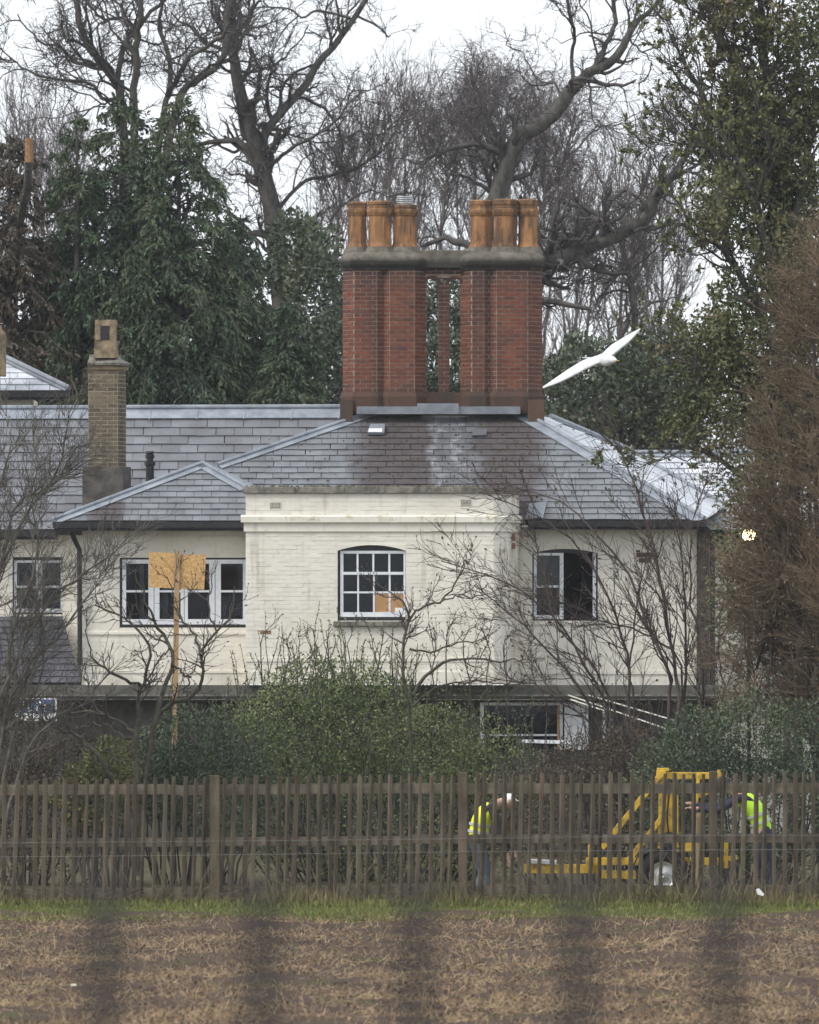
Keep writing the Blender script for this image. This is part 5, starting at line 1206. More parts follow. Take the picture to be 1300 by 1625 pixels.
# ------------------------------------------------------------------ picket fence
DF = 105.0
M['picket'] = simple('weathered_picket', (0.060, 0.048, 0.034), (0.14, 0.113, 0.08), 5.0, 0.9, 0.15, (1, 1, 0.25), vary=0.5, hue=0.03, bump=0.5, bdist=0.01)
M['rail'] = simple('weathered_rail', (0.15, 0.128, 0.098), (0.27, 0.232, 0.178), 6.0, 0.9, 0.15, (0.3, 1, 1), vary=0.2, bump=0.4)
M['wire'] = simple('galvanised_wire', (0.16, 0.16, 0.16), (0.26, 0.26, 0.26), 9, 0.6, 0.3)
fence = thing('picket_fence', (PX(650, DF), DF, 0), 'weathered brown picket fence with thick posts running across the field edge', 'fence')
fo = woff(fence)
def topy(px): return np.interp(px, [0, 330, 700, 1300], [1235, 1231, 1226, 1224])
pk_ = [[x / 3.25 for x in (-40, 15, 75, 118, 175, 225, 270, 325, 382, 437, 490, 540, 595, 645, 685, 735, 790, 840, 885, 940, 995, 1045, 1155, 1200, 1260)], [400 + x / 3.25 for x in (15, 75, 130, 175, 225, 285, 340, 390, 440, 495, 545, 600, 650, 705, 765, 810, 865, 920, 975, 1025)],
       [700 + x / 4.333 for x in (230, 290, 360, 420, 485, 540, 610, 680, 750, 820, 885, 950)], [940 + x / 3.61 for x in (-10, 40, 95, 150, 212, 275, 335, 400, 460, 510, 565, 620, 740, 805, 860, 920, 980, 1030, 1090, 1145, 1200, 1255, 1310)]]
pxs = [x for l in pk_ for x in l] + [-28 - 16 * k for k in range(6)] + [1318 + 16 * k for k in range(6)]
def picket_mesh(seed):
    r = random.Random(seed); b = MB(); K = 7; prof = [(-0.042, 0.010), (-0.026, -0.034), (-0.012, -0.038), (0.040, -0.014), (0.040, 0.012), (-0.02, 0.018)]
    vs = []; fs = []; n = len(prof); cx = 0.0; hgt = 1.0
    for k in range(K):
        t = k / (K - 1); w = (0.80 + 0.25 * r.random()) if k < K - 1 else 0.82; cx += r.uniform(-0.006, 0.006)
        for x, y in prof: vs.append((cx + x * w, y * w, t * hgt))
    for k in range(K - 1):
        for j in range(n): fs.append((k * n + j, k * n + (j + 1) % n, (k + 1) * n + (j + 1) % n, (k + 1) * n + j))
    fs.append(tuple((K - 1) * n + j for j in range(n))); fs.append(tuple(range(n))[::-1])
    me = bpy.data.meshes.new('picket'); me.from_pydata(vs, [], fs); me.materials.append(M['picket']); me.update(); return me
pm = [picket_mesh(k) for k in range(9)]
r_ = random.Random(5)
for px in pxs:
    o = bpy.data.objects.new('picket', r_.choice(pm)); h = PZ(topy(px), DF) + r_.uniform(-0.025, 0.02)
    lean = r_.uniform(0.004, 0.045) if px < 1180 else r_.uniform(-0.005, 0.03)
    o.location = Vector((PX(px + 4, DF) - lean * h, DF + r_.uniform(-0.008, 0.008), -0.02)) - fo
    o.rotation_euler = (r_.uniform(-0.01, 0.01), lean, r_.uniform(-0.35, 0.25)); o.scale = (r_.uniform(0.72, 1.0), 1, h); link(o, fence)
for a, b in ((333, 349), (727.5, 742), (1125.5, 1138.5), (-66, -52), (1370, 1385)):
    m = MB(); m.box(PX(a, DF), PX(b, DF), DF - 0.045, DF + 0.075, -0.02, PZ(topy(a) - 0.5, DF)); m.build('post', M['picket'], fence, bevel=0.012)
for (y0, y1), hh in (((1253, 1253), 0.155), ((1336, 1333), 0.135), ((1418, 1412), 0.135)):
    m = MB(); x0, x1 = -110, 1410
    nseg = 4
    for k in range(nseg):
        a = x0 + (x1 - x0) * k / nseg; b = x0 + (x1 - x0) * (k + 1) / nseg - 0.5; f_ = lambda q: np.interp(q, [0, 1300], [y0, y1]) - (1231 - topy(q)) * 0.4
        mm = MB(); mm.beam(P(a, f_(a) + r_.uniform(-1.5, 1.5), DF + 0.062), P(b, f_(b) + r_.uniform(-1.5, 1.5), DF + 0.062), 0.045, hh * 0.93, (0, 0, 1)); mm.build('rail', M['rail'], fence)
for pts in ([(-110, 1339), (330, 1335), (735, 1331), (1130, 1326), (1410, 1327)], [(-110, 1361), (330, 1357), (735, 1352), (1130, 1349), (1410, 1347)]):
    m = MB(); q = catmull([tuple(P(x, y, DF - 0.055)) for x, y in pts], 30); m.tube([Vector(p) for p in q], 0.003, 5); m.build('wire', M['wire'], fence)

# ------------------------------------------------------------------ field straw, litter and grass
M['straw'] = simple('pale_straw', (0.25, 0.165, 0.09), (0.56, 0.42, 0.26), 3.0, 0.8, 0.25, vary=0.7)
M['dead'] = simple('dead_brown_litter', (0.075, 0.048, 0.035), (0.15, 0.10, 0.07), 3.0, 0.9, 0.15, vary=0.7)
n = 52000; u = rng.uniform(0, 1, n); y = 1 / (1 / 101.0 + u * (1 / 72.0 - 1 / 101.0)); x = rng.uniform(-5.9, 5.9, n) * y / 100
pat = np.sin(x * 2.3 + 1.7 * np.sin(y * .7)) + np.sin(y * 1.3 + 2 * np.sin(x * 1.1)) + np.sin(x * 5 + y * 2.1) * .6 + rng.normal(0, .5, n)
keep = rng.uniform(-1.6, 2.8, n) < pat + .5
x, y = x[keep], y[keep]; n = len(x)
el = np.abs(rng.normal(0, .55, n)); az = rng.uniform(0, 6.283, n); L = rng.uniform(.035, .125, n) * np.where(rng.uniform(0, 1, n) < .07, 1.9, 1)
dv = np.stack([np.cos(az) * np.cos(el), np.sin(az) * np.cos(el), np.sin(el)], -1); p0 = np.stack([x, y, rng.uniform(.012, .045, n)], -1)
g = Geo(); g.tub(np.stack([p0, p0 + dv * L[:, None]], 1), np.stack([rng.uniform(.002, .0042, n)] * 2, -1), 3)
tag(g.build('straw_stubble', M['straw']), 'pale broken straw scattered over the brown field', None, None, 'stuff')
n = 32000; u = rng.uniform(0, 1, n); y = 1 / (1 / 102.0 + u * (1 / 72.0 - 1 / 102.0)); x = rng.uniform(-5.9, 5.9, n) * y / 100
g = Geo(); g.leaves(np.stack([x, y, rng.uniform(.0, .05, n)], -1), rng.normal(0, 1, (n, 3)) * np.array([1, 1, .7]) + np.array([0, 0, .45]), rng.uniform(.014, .055, n), .5)
tag(g.build('dead_leaf_litter', M['dead']), 'dead brown weed litter over the field soil', None, None, 'stuff')
M['grass_a'] = leaf_mat('short_verge_grass', (0.10, 0.12, 0.034), (0.165, 0.18, 0.055), (0.26, 0.245, 0.105), 1.6, 0.7, 0.04, 0.7, 0.2)
M['grass_b'] = leaf_mat('tall_dry_grass', (0.10, 0.105, 0.04), (0.175, 0.155, 0.07), (0.27, 0.22, 0.12), 1.3, 0.8, 0.04, 0.75, 0.2)
n = 54000; y = rng.uniform(99.2, 106.5, n); x = rng.uniform(-7, 7, n)
ed = 99.9 + .5 * np.sin(x * 1.7) + .3 * np.sin(x * 4.1 + 1) + rng.normal(0, .35, n); ok = y > ed; x, y = x[ok], y[ok]; n = len(x)
h = rng.uniform(.03, .10, n) * (1 + .9 * np.clip(y - 103.6, 0, 1))
g = Geo(); g.leaves(np.stack([x, y, np.zeros(n)], -1), np.stack([rng.normal(0, .45, n), rng.normal(0, .3, n), np.ones(n)], -1), h, .16)
tag(g.build('verge_grass', M['grass_a']), 'short green grass strip between field and fence', None, None, 'stuff')
n = 15000; y = DF + rng.normal(-.05, .28, n); x = rng.uniform(-7, 7, n); cl = .5 + .5 * np.sin(x * 1.9 + np.sin(x * .7) * 2); h = rng.uniform(.06, .34, n) * (.4 + .7 * cl)
h *= np.where(rng.uniform(0, 1, n) < .06, 1.6, 1)
g = Geo(); g.leaves(np.stack([x, y, np.zeros(n)], -1), np.stack([rng.normal(0, .35, n), rng.normal(0, .25, n), np.ones(n)], -1), h, .05)
tag(g.build('fence_foot_grass', M['grass_b']), 'tall dry grass and weeds along the foot of the fence', None, None, 'stuff')
n = 900; b0 = np.stack([rng.uniform(-7, 7, n), DF + rng.normal(-.1, .2, n), np.full(n, .02)], -1); dv = nrm(np.stack([rng.normal(0, .9, n), rng.normal(0, .3, n), rng.uniform(.2, 1, n)], -1)); K = 5; L = rng.uniform(.3, 1.0, n); pts = [b0]
for k in range(K - 1): dv = nrm(dv + rng.normal(0, .16, dv.shape) + np.array([0, 0, -.06])); pts.append(pts[-1] + dv * (L / (K - 1))[:, None])
g = Geo(); g.tub(np.stack(pts, 1), np.full((n, K), .003), 3)
tag(g.build('dead_weed_stems', simple('dead_stalk', (0.12, 0.095, 0.06), (0.25, 0.20, 0.135), 3, 0.9, vary=.5)), 'thin dead weed stalks tangled in the fence foot', None, None, 'stuff')
# scrap of paper and a white pebble
q = P(1207, 1419, 104.2); m = MB(); e = lambda a, b: (q.x + a / 112, q.y, max(0.0, q.z) + b / 112)
m.add([e(-7, 8), e(-2, 9), e(6, 0), e(4, -3), e(-5, 0), (q.x, q.y + .05, q.z)], [(0, 1, 5), (1, 2, 5), (2, 3, 5), (3, 4, 5), (4, 0, 5), (4, 3, 2, 1, 0)])
tag(m.build('crumpled_paper', M['paper']), 'crumpled white paper scrap lying in the grass at the fence foot', 'litter')
q = P(117, 1572, 81); m = MB(); m.lathe(q.x, q.y, [(.01, .03), (.03, .045), (.034, .06), (.02, .078)], 8); tag(m.build('white_stone', M['paper']), 'single white stone on the brown field near the lower left', 'stone')

# ------------------------------------------------------------------ board on a stake, notice board, lamp
d = 119.5
st = thing('board_sign', (PX(279, d), d, 0), 'two orange strand boards nailed to a tall wooden stake before the left window', 'sign')
for q in ([(236.5, 876), (283, 878), (281, 934), (236.5, 932)], [(283.4, 880), (327, 880.5), (324, 935.5), (281.4, 934.5)]):
    m = MB(); m.prism([P(x, y, d + .02) for x, y in q], (0, .015, 0)); m.build('board', M['osb'], st)
m = MB(); m.beam(P(281.5, 874, d), P(274, 1390, d), .085, .035, (0, 1, 0)); m.build('stake', M['stake'], st)
d = 119.0
nb = thing('notice_board', (PX(58, d), d, 0), 'small blue and white board on short legs among the left bushes', 'sign')
m = MB(); m.pbox(24, 90, 1108, 1144, d, .02); m.build('panel', M['paper'], nb)
m = MB(); m.pbox(26, 87.5, 1110, 1132, d - .006, .008); bl = m.build('blue_field', simple('blue_print', (0.07, 0.12, 0.24), (0.11, 0.17, 0.31), 9, .5), nb)
for a, b, c, e in ((30, 38, 1114, 1117), (30, 33, 1117, 1129), (36, 38, 1117, 1124), (44, 46, 1114, 1129), (46, 54, 1126, 1129), (58, 66, 1113, 1116), (58, 61, 1116, 1128), (63, 66, 1116, 1128), (70, 72, 1118, 1129)):
    m = MB(); m.pbox(a, b, c, e, d - .009, .005); m.build('letter', M['paper'], bl)
for a in (34, 78): m = MB(); m.pbox(a, a + 4, 1144, 1420, d + .005, .03); m.build('leg', M['picket'], nb)
dl = 114.35                                                       # the lamp stands on a post among the trees
lp = thing('garden_lamp', (PX(1189, dl), dl, 0), 'lit warm lamp shining through the trees at the right', 'lamp')
m = MB(); m.tube([(PX(1189, dl), dl + .10, 0), (PX(1189, dl), dl + .10, PZ(846, dl))], .03, 8); m.build('post', M['black_paint'], lp)
m = MB(); m.lathe(PX(1189, dl), dl, [(.09, PZ(862, dl)), (.10, PZ(858, dl)), (.095, PZ(857.5, dl))], 14); m.lathe(PX(1189, dl), dl, [(.10, PZ(840, dl)), (.07, PZ(836, dl)), (.02, PZ(834, dl))], 14); m.build('lamp_housing', M['black_paint'], lp)
lm = bpy.data.materials.new('lit_lamp_glass'); lm.use_nodes = True; b = lm.node_tree.nodes['Principled BSDF']; b.inputs['Emission Color'].default_value = (1, .74, .34, 1); b.inputs['Emission Strength'].default_value = 14.0; b.inputs['Base Color'].default_value = (.8, .75, .6, 1)
m = MB(); m.lathe(PX(1189, dl), dl, [(.07, PZ(857, dl)), (.10, PZ(852, dl)), (.10, PZ(846, dl)), (.07, PZ(841, dl))], 14); m.build('lamp_glass', lm, lp, True)

# ------------------------------------------------------------------ people
def skin(name, V, E, R, mat, parent, root=0, sub=2):
    off = woff(parent); me = bpy.data.meshes.new(name); me.from_pydata([tuple(Vector(v) - off) for v in V], E, []); me.materials.append(mat); me.update()
    o = bpy.data.objects.new(name, me); link(o, parent)
    md = o.modifiers.new('skin', 'SKIN'); md.use_smooth_shade = True
    for i, s in enumerate(me.skin_vertices[0].data):
        r = R[i]; s.radius = (r, r) if not hasattr(r, '__len__') else r; s.use_root = (i == root)
    if sub: o.modifiers.new('subsurf', 'SUBSURF').levels = sub; o.modifiers['subsurf'].render_levels = sub
    return o
M['skin_tone'] = simple('skin', (0.40, 0.23, 0.17), (0.48, 0.29, 0.22), 8, .6)
M['navy'] = simple('navy_workwear', (0.022, 0.024, 0.045), (0.042, 0.045, 0.075), 9, .85)
M['dark_cloth'] = simple('charcoal_jacket', (0.025, 0.024, 0.027), (0.048, 0.045, 0.048), 9, .85)
M['denim'] = simple('faded_blue_work_trousers', (0.06, 0.075, 0.10), (0.10, 0.12, 0.15), 9, .85)
M['boot'] = simple('black_boot', (0.02, 0.018, 0.016), (0.04, 0.036, 0.03), 9, .6)
def hivis(name, c):
    t = NT(name); n_ = t.noise(9, 3, .5)
    return t.done(t.ramp(n_, [(.3, tuple(v * .85 for v in c)), (.7, c)]), .6, .3)
M['hiyellow'] = hivis('fluorescent_yellow', (0.86, 0.92, 0.02)); M['higreen'] = hivis('fluorescent_lime', (0.55, 0.88, 0.05))
M['reflective'] = simple('reflective_tape', (0.42, 0.44, 0.42), (0.52, 0.54, 0.52), 9, .4)
M['hair'] = simple('dark_hair', (0.02, 0.016, 0.013), (0.04, 0.03, 0.024), 20, .7)

def hand(V, E, R, iw, palm, fdir, side, nrm_):
    "adds a palm and five bent fingers to a skin skeleton; iw = wrist index"
    palm, fdir, side, nrm_ = Vector(palm), Vector(fdir).normalized(), Vector(side).normalized(), Vector(nrm_).normalized()
    ip = len(V); V.append(palm); E.append((iw, ip)); R.append((.036, .020))
    for k, (s, L) in enumerate(((-.030, .066), (-.010, .078), (.010, .074), (.029, .058))):
        a = palm + side * s + fdir * .035; i0 = len(V)
        V += [a, a + fdir * L * .55 - nrm_ * .008, a + fdir * L * .85 - nrm_ * .034]; R += [.0095, .0085, .0075]; E += [(ip, i0), (i0, i0 + 1), (i0 + 1, i0 + 2)]
    i0 = len(V); V += [palm - side * .040 + fdir * .002 - nrm_ * .006, palm - side * .050 + fdir * .036 - nrm_ * .016]; R += [.012, .0095]; E += [(ip, i0), (i0, i0 + 1)]

def worker(label, d, hip, chest, neck, head, sh, arms, legs, facing, vestmat, jacket, trousers, cap=None, hair=True, tape=True, scale=1.0):
    """hip.. are photo pixels; arms/legs = [(depth offset, [pixels])]; facing = unit pixel direction of the face"""
    root = thing('person', (PX(hip[0], d), d, 0), label, 'person')
    Q = lambda p, o=0.0: P(p[0], p[1], d + o)
    V = [Q(hip), Q(((hip[0] + chest[0]) / 2, (hip[1] + chest[1]) / 2)), Q(chest), Q(sh), Q(neck), Q(head)]; E = [(0, 1), (1, 2), (2, 3), (3, 4), (4, 5)]
    R = [(.15, .12), (.135, .105), (.15, .11), (.12, .085), .058, .085]
    ja, jl = [], []
    for o, pts in arms:
        i = len(V); s0 = Q(sh, o * .85); V.append(s0); E.append((3, i)); R.append(.066)
        for k, p in enumerate(pts): V.append(Q(p, o * (1 - .15 * k))); E.append((i + k, i + k + 1)); R.append((.047, .032)[min(k, 1)])
        iw = len(V) - 1; w, e_ = V[iw], V[iw - 1]; f = (w - e_).normalized(); sd = Vector((0, 1, 0)) if o > 0 else Vector((0, -1, 0)); nn = f.cross(sd)
        hand(V, E, R, iw, w + f * .05, f, sd, -nn if nn.z < 0 else nn); ja.append([s0] + [Q(p, o * (1 - .15 * k)) for k, p in enumerate(pts)])
    for o, pts in legs:
        i = len(V); V.append(Q((hip[0], hip[1] + 6), o)); E.append((0, i)); R.append(.095)
        for k, p in enumerate(pts): V.append(Q(p, o)); E.append((i + k, i + k + 1)); R.append((.062, .043)[min(k, 1)])
        jl.append([Q((hip[0], hip[1] + 4), o)] + [Q(p, o) for p in pts])
    body = skin('body', V, E, R, M['skin_tone'], root)
    # face: nose, brow and ears are part of the head piece
    hd = V[5]; fx = Vector((facing[0], 0, -facing[1])).normalized(); up = (V[5] - V[4]).normalized(); up = (up - fx * up.dot(fx)).normalized(); sd = Vector((0, 1, 0))
    hm = MB(); n1, n2 = 12, 18; vs = []; fs = []
    for i in range(n1 + 1):
        th = math.pi * i / n1
        for j in range(n2):
            ph = 2 * math.pi * j / n2; c = Vector((math.cos(ph) * math.sin(th), math.sin(ph) * math.sin(th), math.cos(th)))
            a, b, e = c.x * .098, c.y * .076, c.z * .118
            if c.z < -.2: a += .012 * (1 if c.x > 0 else 0); b *= 1 + .35 * (c.z + .2)          # jaw
            if c.x > .6 and abs(c.y) < .3:
                a += .026 * max(0, 1 - abs(c.z + .12) / .22) * (1 - abs(c.y) / .3)               # nose
                a += .008 * max(0, 1 - abs(c.z + .55) / .12)                                     # lips
                a -= .006 * max(0, 1 - abs(c.z + .38) / .1)
            if c.x > .5 and .2 < abs(c.y) < .6: a -= .012 * max(0, 1 - abs(c.z - .05) / .16)       # eye sockets
            if abs(c.y) > .86 and abs(c.z) < .35 and c.x < .35: b *= 1.14                            # ears
            vs.append(hd + fx * a + sd * b + up * e)
    for i in range(n1):
        for j in range(n2): fs.append((i * n2 + j, i * n2 + (j + 1) % n2, (i + 1) * n2 + (j + 1) % n2, (i + 1) * n2 + j))
    hm.add(vs, fs); hm.build('head', M['skin_tone'], root, True)
    for s_ in (-1, 1):
        e = MB(); c = hd + fx * .080 + sd * (.031 * s_) + up * .010; e.lathe(c.x, c.y, [(.004, c.z - .010), (.011, c.z - .004), (.011, c.z + .004), (.004, c.z + .010)], 8); e.build('eye', M['hair'], root)
    hh = MB(); vs = []; fs = []
    for i in range(7):
        th = math.pi * .56 * i / 6
        for j in range(n2):
            ph = 2 * math.pi * j / n2; c = Vector((math.cos(ph) * math.sin(th), math.sin(ph) * math.sin(th), math.cos(th))); k = 1.09
            low = .3 * max(0, -c.x)
            vs.append(hd + fx * (c.x * .098 * k - .010) + sd * c.y * .078 * k + up * ((c.z - low * (i / 6)) * .118 * k + .004 + (.02 if c.x > .3 and i > 4 else 0)))
    for i in range(6):
        for j in range(n2): fs.append((i * n2 + j, (i + 1) * n2 + j, (i + 1) * n2 + (j + 1) % n2, i * n2 + (j + 1) % n2))
    hh.add(vs, fs); hh.build('cap' if cap else 'hair', cap or M['hair'], root, True)
    if cap:
        bm_ = MB(); c0 = hd + fx * .085 + up * .052
        bm_.prism([c0 - sd * .07, c0 + fx * .075 - sd * .045, c0 + fx * .09, c0 + fx * .075 + sd * .045, c0 + sd * .07], up * .012); bm_.build('cap_peak', cap, root, bevel=.004)
    # clothes follow the body
    dn = (V[0] - V[1]).normalized(); jv = [V[0] + dn * .11, V[1], V[2], V[3], V[3] * .45 + V[4] * .55]; je = [(0, 1), (1, 2), (2, 3), (3, 4)]; jr = [(.165, .135), (.155, .125), (.168, .128), (.135, .10), .070]
    for ch in ja:
        i = len(jv); jv += [ch[0], ch[1], ch[1] * .12 + ch[2] * .88]; je += [(3, i), (i, i + 1), (i + 1, i + 2)]; jr += [.070, .056, .046]
    skin('jacket', jv, je, jr, jacket, root)
    vv = [V[0] + dn * .07, V[1], V[2], V[3] * .8 + V[2] * .2, V[3] * .75 + V[4] * .25]
    skin('vest', vv, [(0, 1), (1, 2), (2, 3), (3, 4)], [(.185, .155), (.178, .148), (.195, .158), (.19, .145), (.125, .105)], vestmat, root)
    if tape:
        ax = (V[2] - V[0]).normalized()
        for q in (.12, .42):
            c = V[0] * (1 - q) + V[2] * q + ax * .12; tp_ = MB(); a1 = ax.cross(sd).normalized()
            ring = lambda w, o: [c + ax * o + a1 * (math.cos(2 * math.pi * j / 20) * (w + .002)) + sd * (math.sin(2 * math.pi * j / 20) * w * 1.18) for j in range(20)]
            w = .158; r1, r2 = ring(w, -.02), ring(w, .02); tp_.add(r1 + r2, [(j, (j + 1) % 20, 20 + (j + 1) % 20, 20 + j) for j in range(20)]); tp_.build('reflective_band', M['reflective'], root, True)
    tv = [V[0] - dn * .16, V[0]]; te = [(0, 1)]; tr_ = [(.165, .13), (.165, .14)]
    for ch in jl:
        i = len(tv); tv += [ch[0], ch[1], ch[1] * .1 + ch[2] * .9]; te += [(1, i), (i, i + 1), (i + 1, i + 2)]; tr_ += [.115, .082, .068]
    skin('trousers', tv, te, tr_, trousers, root)
    for ch in jl:
        a = ch[-1]; b = MB(); z0 = max(a.z - .06, 0.0); f = Vector((facing[0] or 1, 0, 0)).normalized()
        skin('boot', [a + Vector((0, 0, .09)), Vector((a.x, a.y, z0 + .055)), Vector((a.x, a.y, z0 + .05)) + f * .11, Vector((a.x, a.y, z0 + .042)) + f * .18], [(0, 1), (1, 2), (2, 3)], [.055, .055, .048, .035], M['boot'], root, 1)
    return root
worker('worker in yellow hi-vis vest and white-peaked cap bending forward behind the fence', 106.9, (757, 1338), (763, 1300), (793, 1272), (808, 1272), (780, 1281),
       [(.17, [(797, 1318), (815, 1352)]), (-.17, [(793, 1322), (806, 1360)])], [(.10, [(768, 1386), (752, 1426)]), (-.10, [(775, 1388), (772, 1426)])], (0.93, 0.37), M['hiyellow'], M['dark_cloth'], M['denim'], cap=M['paper'])
worker('worker in lime hi-vis vest and navy clothes leaning left to reach the yellow machine', 107.2, (1213, 1322), (1198, 1282), (1160, 1254), (1148, 1246), (1176, 1264),
       [(.16, [(1135, 1284), (1098, 1276)]), (-.17, [(1140, 1287), (1102, 1283)])], [(.10, [(1205, 1376), (1222, 1424)]), (-.11, [(1218, 1376), (1232, 1424)])], (-0.95, 0.3), M['higreen'], M['navy'], M['navy'])

# ------------------------------------------------------------------ yellow post driver on its trailer
dm = 107.6
def yellow_mat():
    t = NT('scuffed_yellow_paint'); x, y, z = t.xyz()
    col = t.ramp(t.noise(7, 4, .6), [(.3, (0.50, 0.31, 0.025)), (.7, (0.72, 0.47, 0.05))])
    dirt = t.math('MULTIPLY', t.sstep(t.noise(5, 6, .72), .48, .66), .8)
    col = t.mix(dirt, col, (0.16, 0.11, 0.055))
    col = t.mix(t.math('MULTIPLY', t.sstep(t.noise(26, 4, .7), .62, .72), .8), col, (0.10, 0.055, 0.03))
    return t.done(col, .6, .3)
M['yellow'] = yellow_mat()
M['tyre'] = simple('black_rubber', (0.018, 0.018, 0.019), (0.032, 0.032, 0.033), 12, .8, bump=.3)
M['rim'] = simple('silver_rim', (0.55, 0.56, 0.57), (0.70, 0.71, 0.72), 9, .35, .5, metal=.4)
mc = thing('post_driver', (PX(1000, dm), dm, 0), 'yellow wheeled post driver with tall mast and silver-rimmed wheel behind the fence', 'machine')
def bar(name, a, b, w, h, mat='yellow', o=0.0, bev=.006):
    m = MB(); m.beam(P(a[0], a[1], dm + o), P(b[0], b[1], dm + o), w, h); return m.build(name, M[mat], mc, bevel=bev)
for o in (-.28, .28): bar('chassis_beam', (930, 1367), (1140, 1367), .07, .11, o=o)
bar('lower_rail', (946, 1388), (1030, 1389), .06, .12, o=-.28); bar('lower_rail', (946, 1388), (1030, 1389), .06, .12, o=.28)
bar('drawbar', (832, 1379), (950, 1379), .10, .13); bar('upright', (937, 1341), (937, 1396), .06, .20, o=-.2)
bar('cross_member', (940, 1375), (940.5, 1375), .8, .2); bar('cross_member', (1136, 1372), (1136.5, 1372), .62, .12)
bar('strut', (955, 1346), (1050, 1228), .05, .085, o=-.1); bar('strut', (999, 1364), (1052, 1296), .05, .075, o=-.14)
bar('mast', (1050, 1224), (1048, 1368), .075, .085, o=-.06); bar('mast', (1074, 1262), (1074, 1368), .05, .07, o=-.06)
m = MB(); m.pbox(1052, 1072, 1258, 1321, dm - .04, .10); m.build('ram_weight', M['yellow'], mc, bevel=.01)
m = MB(); m.pbox(1042.5, 1057, 1223, 1241, dm - .10, .2); m.pbox(1043, 1062, 1219, 1224, dm - .08, .16); m.build('mast_head', M['yellow'], mc, bevel=.008)
bar('head_arm', (1056, 1231), (1146, 1231), .07, .10, o=.02); bar('head_arm', (1104, 1262), (1126, 1255), .05, .10, o=.02)
bar('hanger', (1109, 1228), (1105, 1275), .05, .05); bar('hanger', (1141, 1222), (1141, 1244), .05, .06, o=-.03)
bar('rear_stand', (1153, 1335), (1152, 1378), .06, .075, o=-.25); bar('rear_stand', (1170, 1360), (1140, 1366), .06, .07, o=-.25)
bar('drawbar_bracket', (842, 1367), (884, 1369), .09, .07, 'rim', o=-.03, bev=.01)
m = MB(); m.lathe(PX(822, dm), dm, [(.03, PZ(1376, dm)), (.045, PZ(1370, dm)), (.03, PZ(1362, dm))], 10); m.build('hitch', M['black_paint'], mc)
m = MB(); m.tube([P(836, 1384, dm + .12), P(836, 1432, dm + .12)], .025, 8); m.build('jockey_leg', M['black_paint'], mc)
for o in (-.48, .42):
    c = P(1052, 1389, dm + o); rt = c.z
    def ringm(prof, n=36):
        m = MB(); vs = []; fs = []
        for r, y in prof:
            for k in range(n): a = 2 * math.pi * k / n; vs.append((c.x + r * math.cos(a), c.y + y, c.z + r * math.sin(a)))
        q = len(prof)
        for j in range(q):
            for k in range(n): fs.append((j * n + k, ((j + 1) % q) * n + k, ((j + 1) % q) * n + (k + 1) % n, j * n + (k + 1) % n))
        return m.add(vs, fs)
    wheel = ringm([(.20, -.06), (.27, -.085), (.325, -.075), (rt, -.04), (rt, .04), (.325, .075), (.27, .085), (.20, .06)]).build('tyre', M['tyre'], mc, True)
    rim = ringm([(.205, -.062), (.19, -.05), (.165, -.02), (.10, -.035), (.06, -.045), (.035, -.07), (.01, -.07), (.01, .05), (.205, .05)]).build('rim', M['rim'], wheel, True)
    m = MB()
    for k in range(8):
        a0, a1 = math.pi * (.08 + .105 * k), math.pi * (.08 + .105 * (k + 1)); f_ = lambda r, a: (c.x + r * math.cos(a), c.y - .1, c.z + r * math.sin(a))
        m.prism([f_(rt + .05, a0), f_(rt + .065, a0), f_(rt + .065, a1), f_(rt + .05, a1)], (0, .2, 0))
    m.build('mudguard', M['tyre'], mc)
m = MB(); m.tube([P(1052, 1389, dm - .46), P(1052, 1389, dm + .42)], .03, 8); m.build('axle', M['black_paint'], mc)
m = MB(); m.pbox(1012, 1090, 1352, 1372, dm - .2, .4); m.build('engine', M['black_paint'], mc, bevel=.02)
m = MB(); m.pbox(1082, 1101, 1330, 1352, dm - .16, .3); m.build('fluid_tank', M['yellow'], mc, bevel=.012)
for pts in ([(1054, 1238), (1062, 1256), (1059, 1300), (1066, 1352)], [(1060, 1236), (1082, 1252), (1080, 1300), (1090, 1336)], [(1104, 1240), (1092, 1270), (1096, 1310), (1092, 1334)]):
    m = MB(); q_ = catmull([tuple(P(x, y, dm - .13)) for x, y in pts], 14); m.tube([Vector(p) for p in q_], .013, 6); m.build('hose', M['tyre'], mc)
m = MB()
for k in range(3): m.tube([P(1120 + k * 6, 1352, dm - .2), P(1121 + k * 6, 1330 + k, dm - .24)], .009, 6)
m.build('lever', M['black_paint'], mc)
m = MB(); m.pbox(1116, 1138, 1350, 1364, dm - .26, .12); m.build('valve_block', M['black_paint'], mc, bevel=.008)
wp_ = MB(); wp_.lathe(PX(1110, 106.8), 106.8, [(.075, 0), (.075, PZ(1296, 106.8)), (.05, PZ(1290, 106.8))], 10)
tag(wp_.build('wooden_post', simple('pale_post_wood', (0.16, 0.12, 0.07), (0.28, 0.22, 0.13), 8, .9, st=(1, 1, .2))), 'pale round post standing under the yellow driver beside the right worker', 'post')

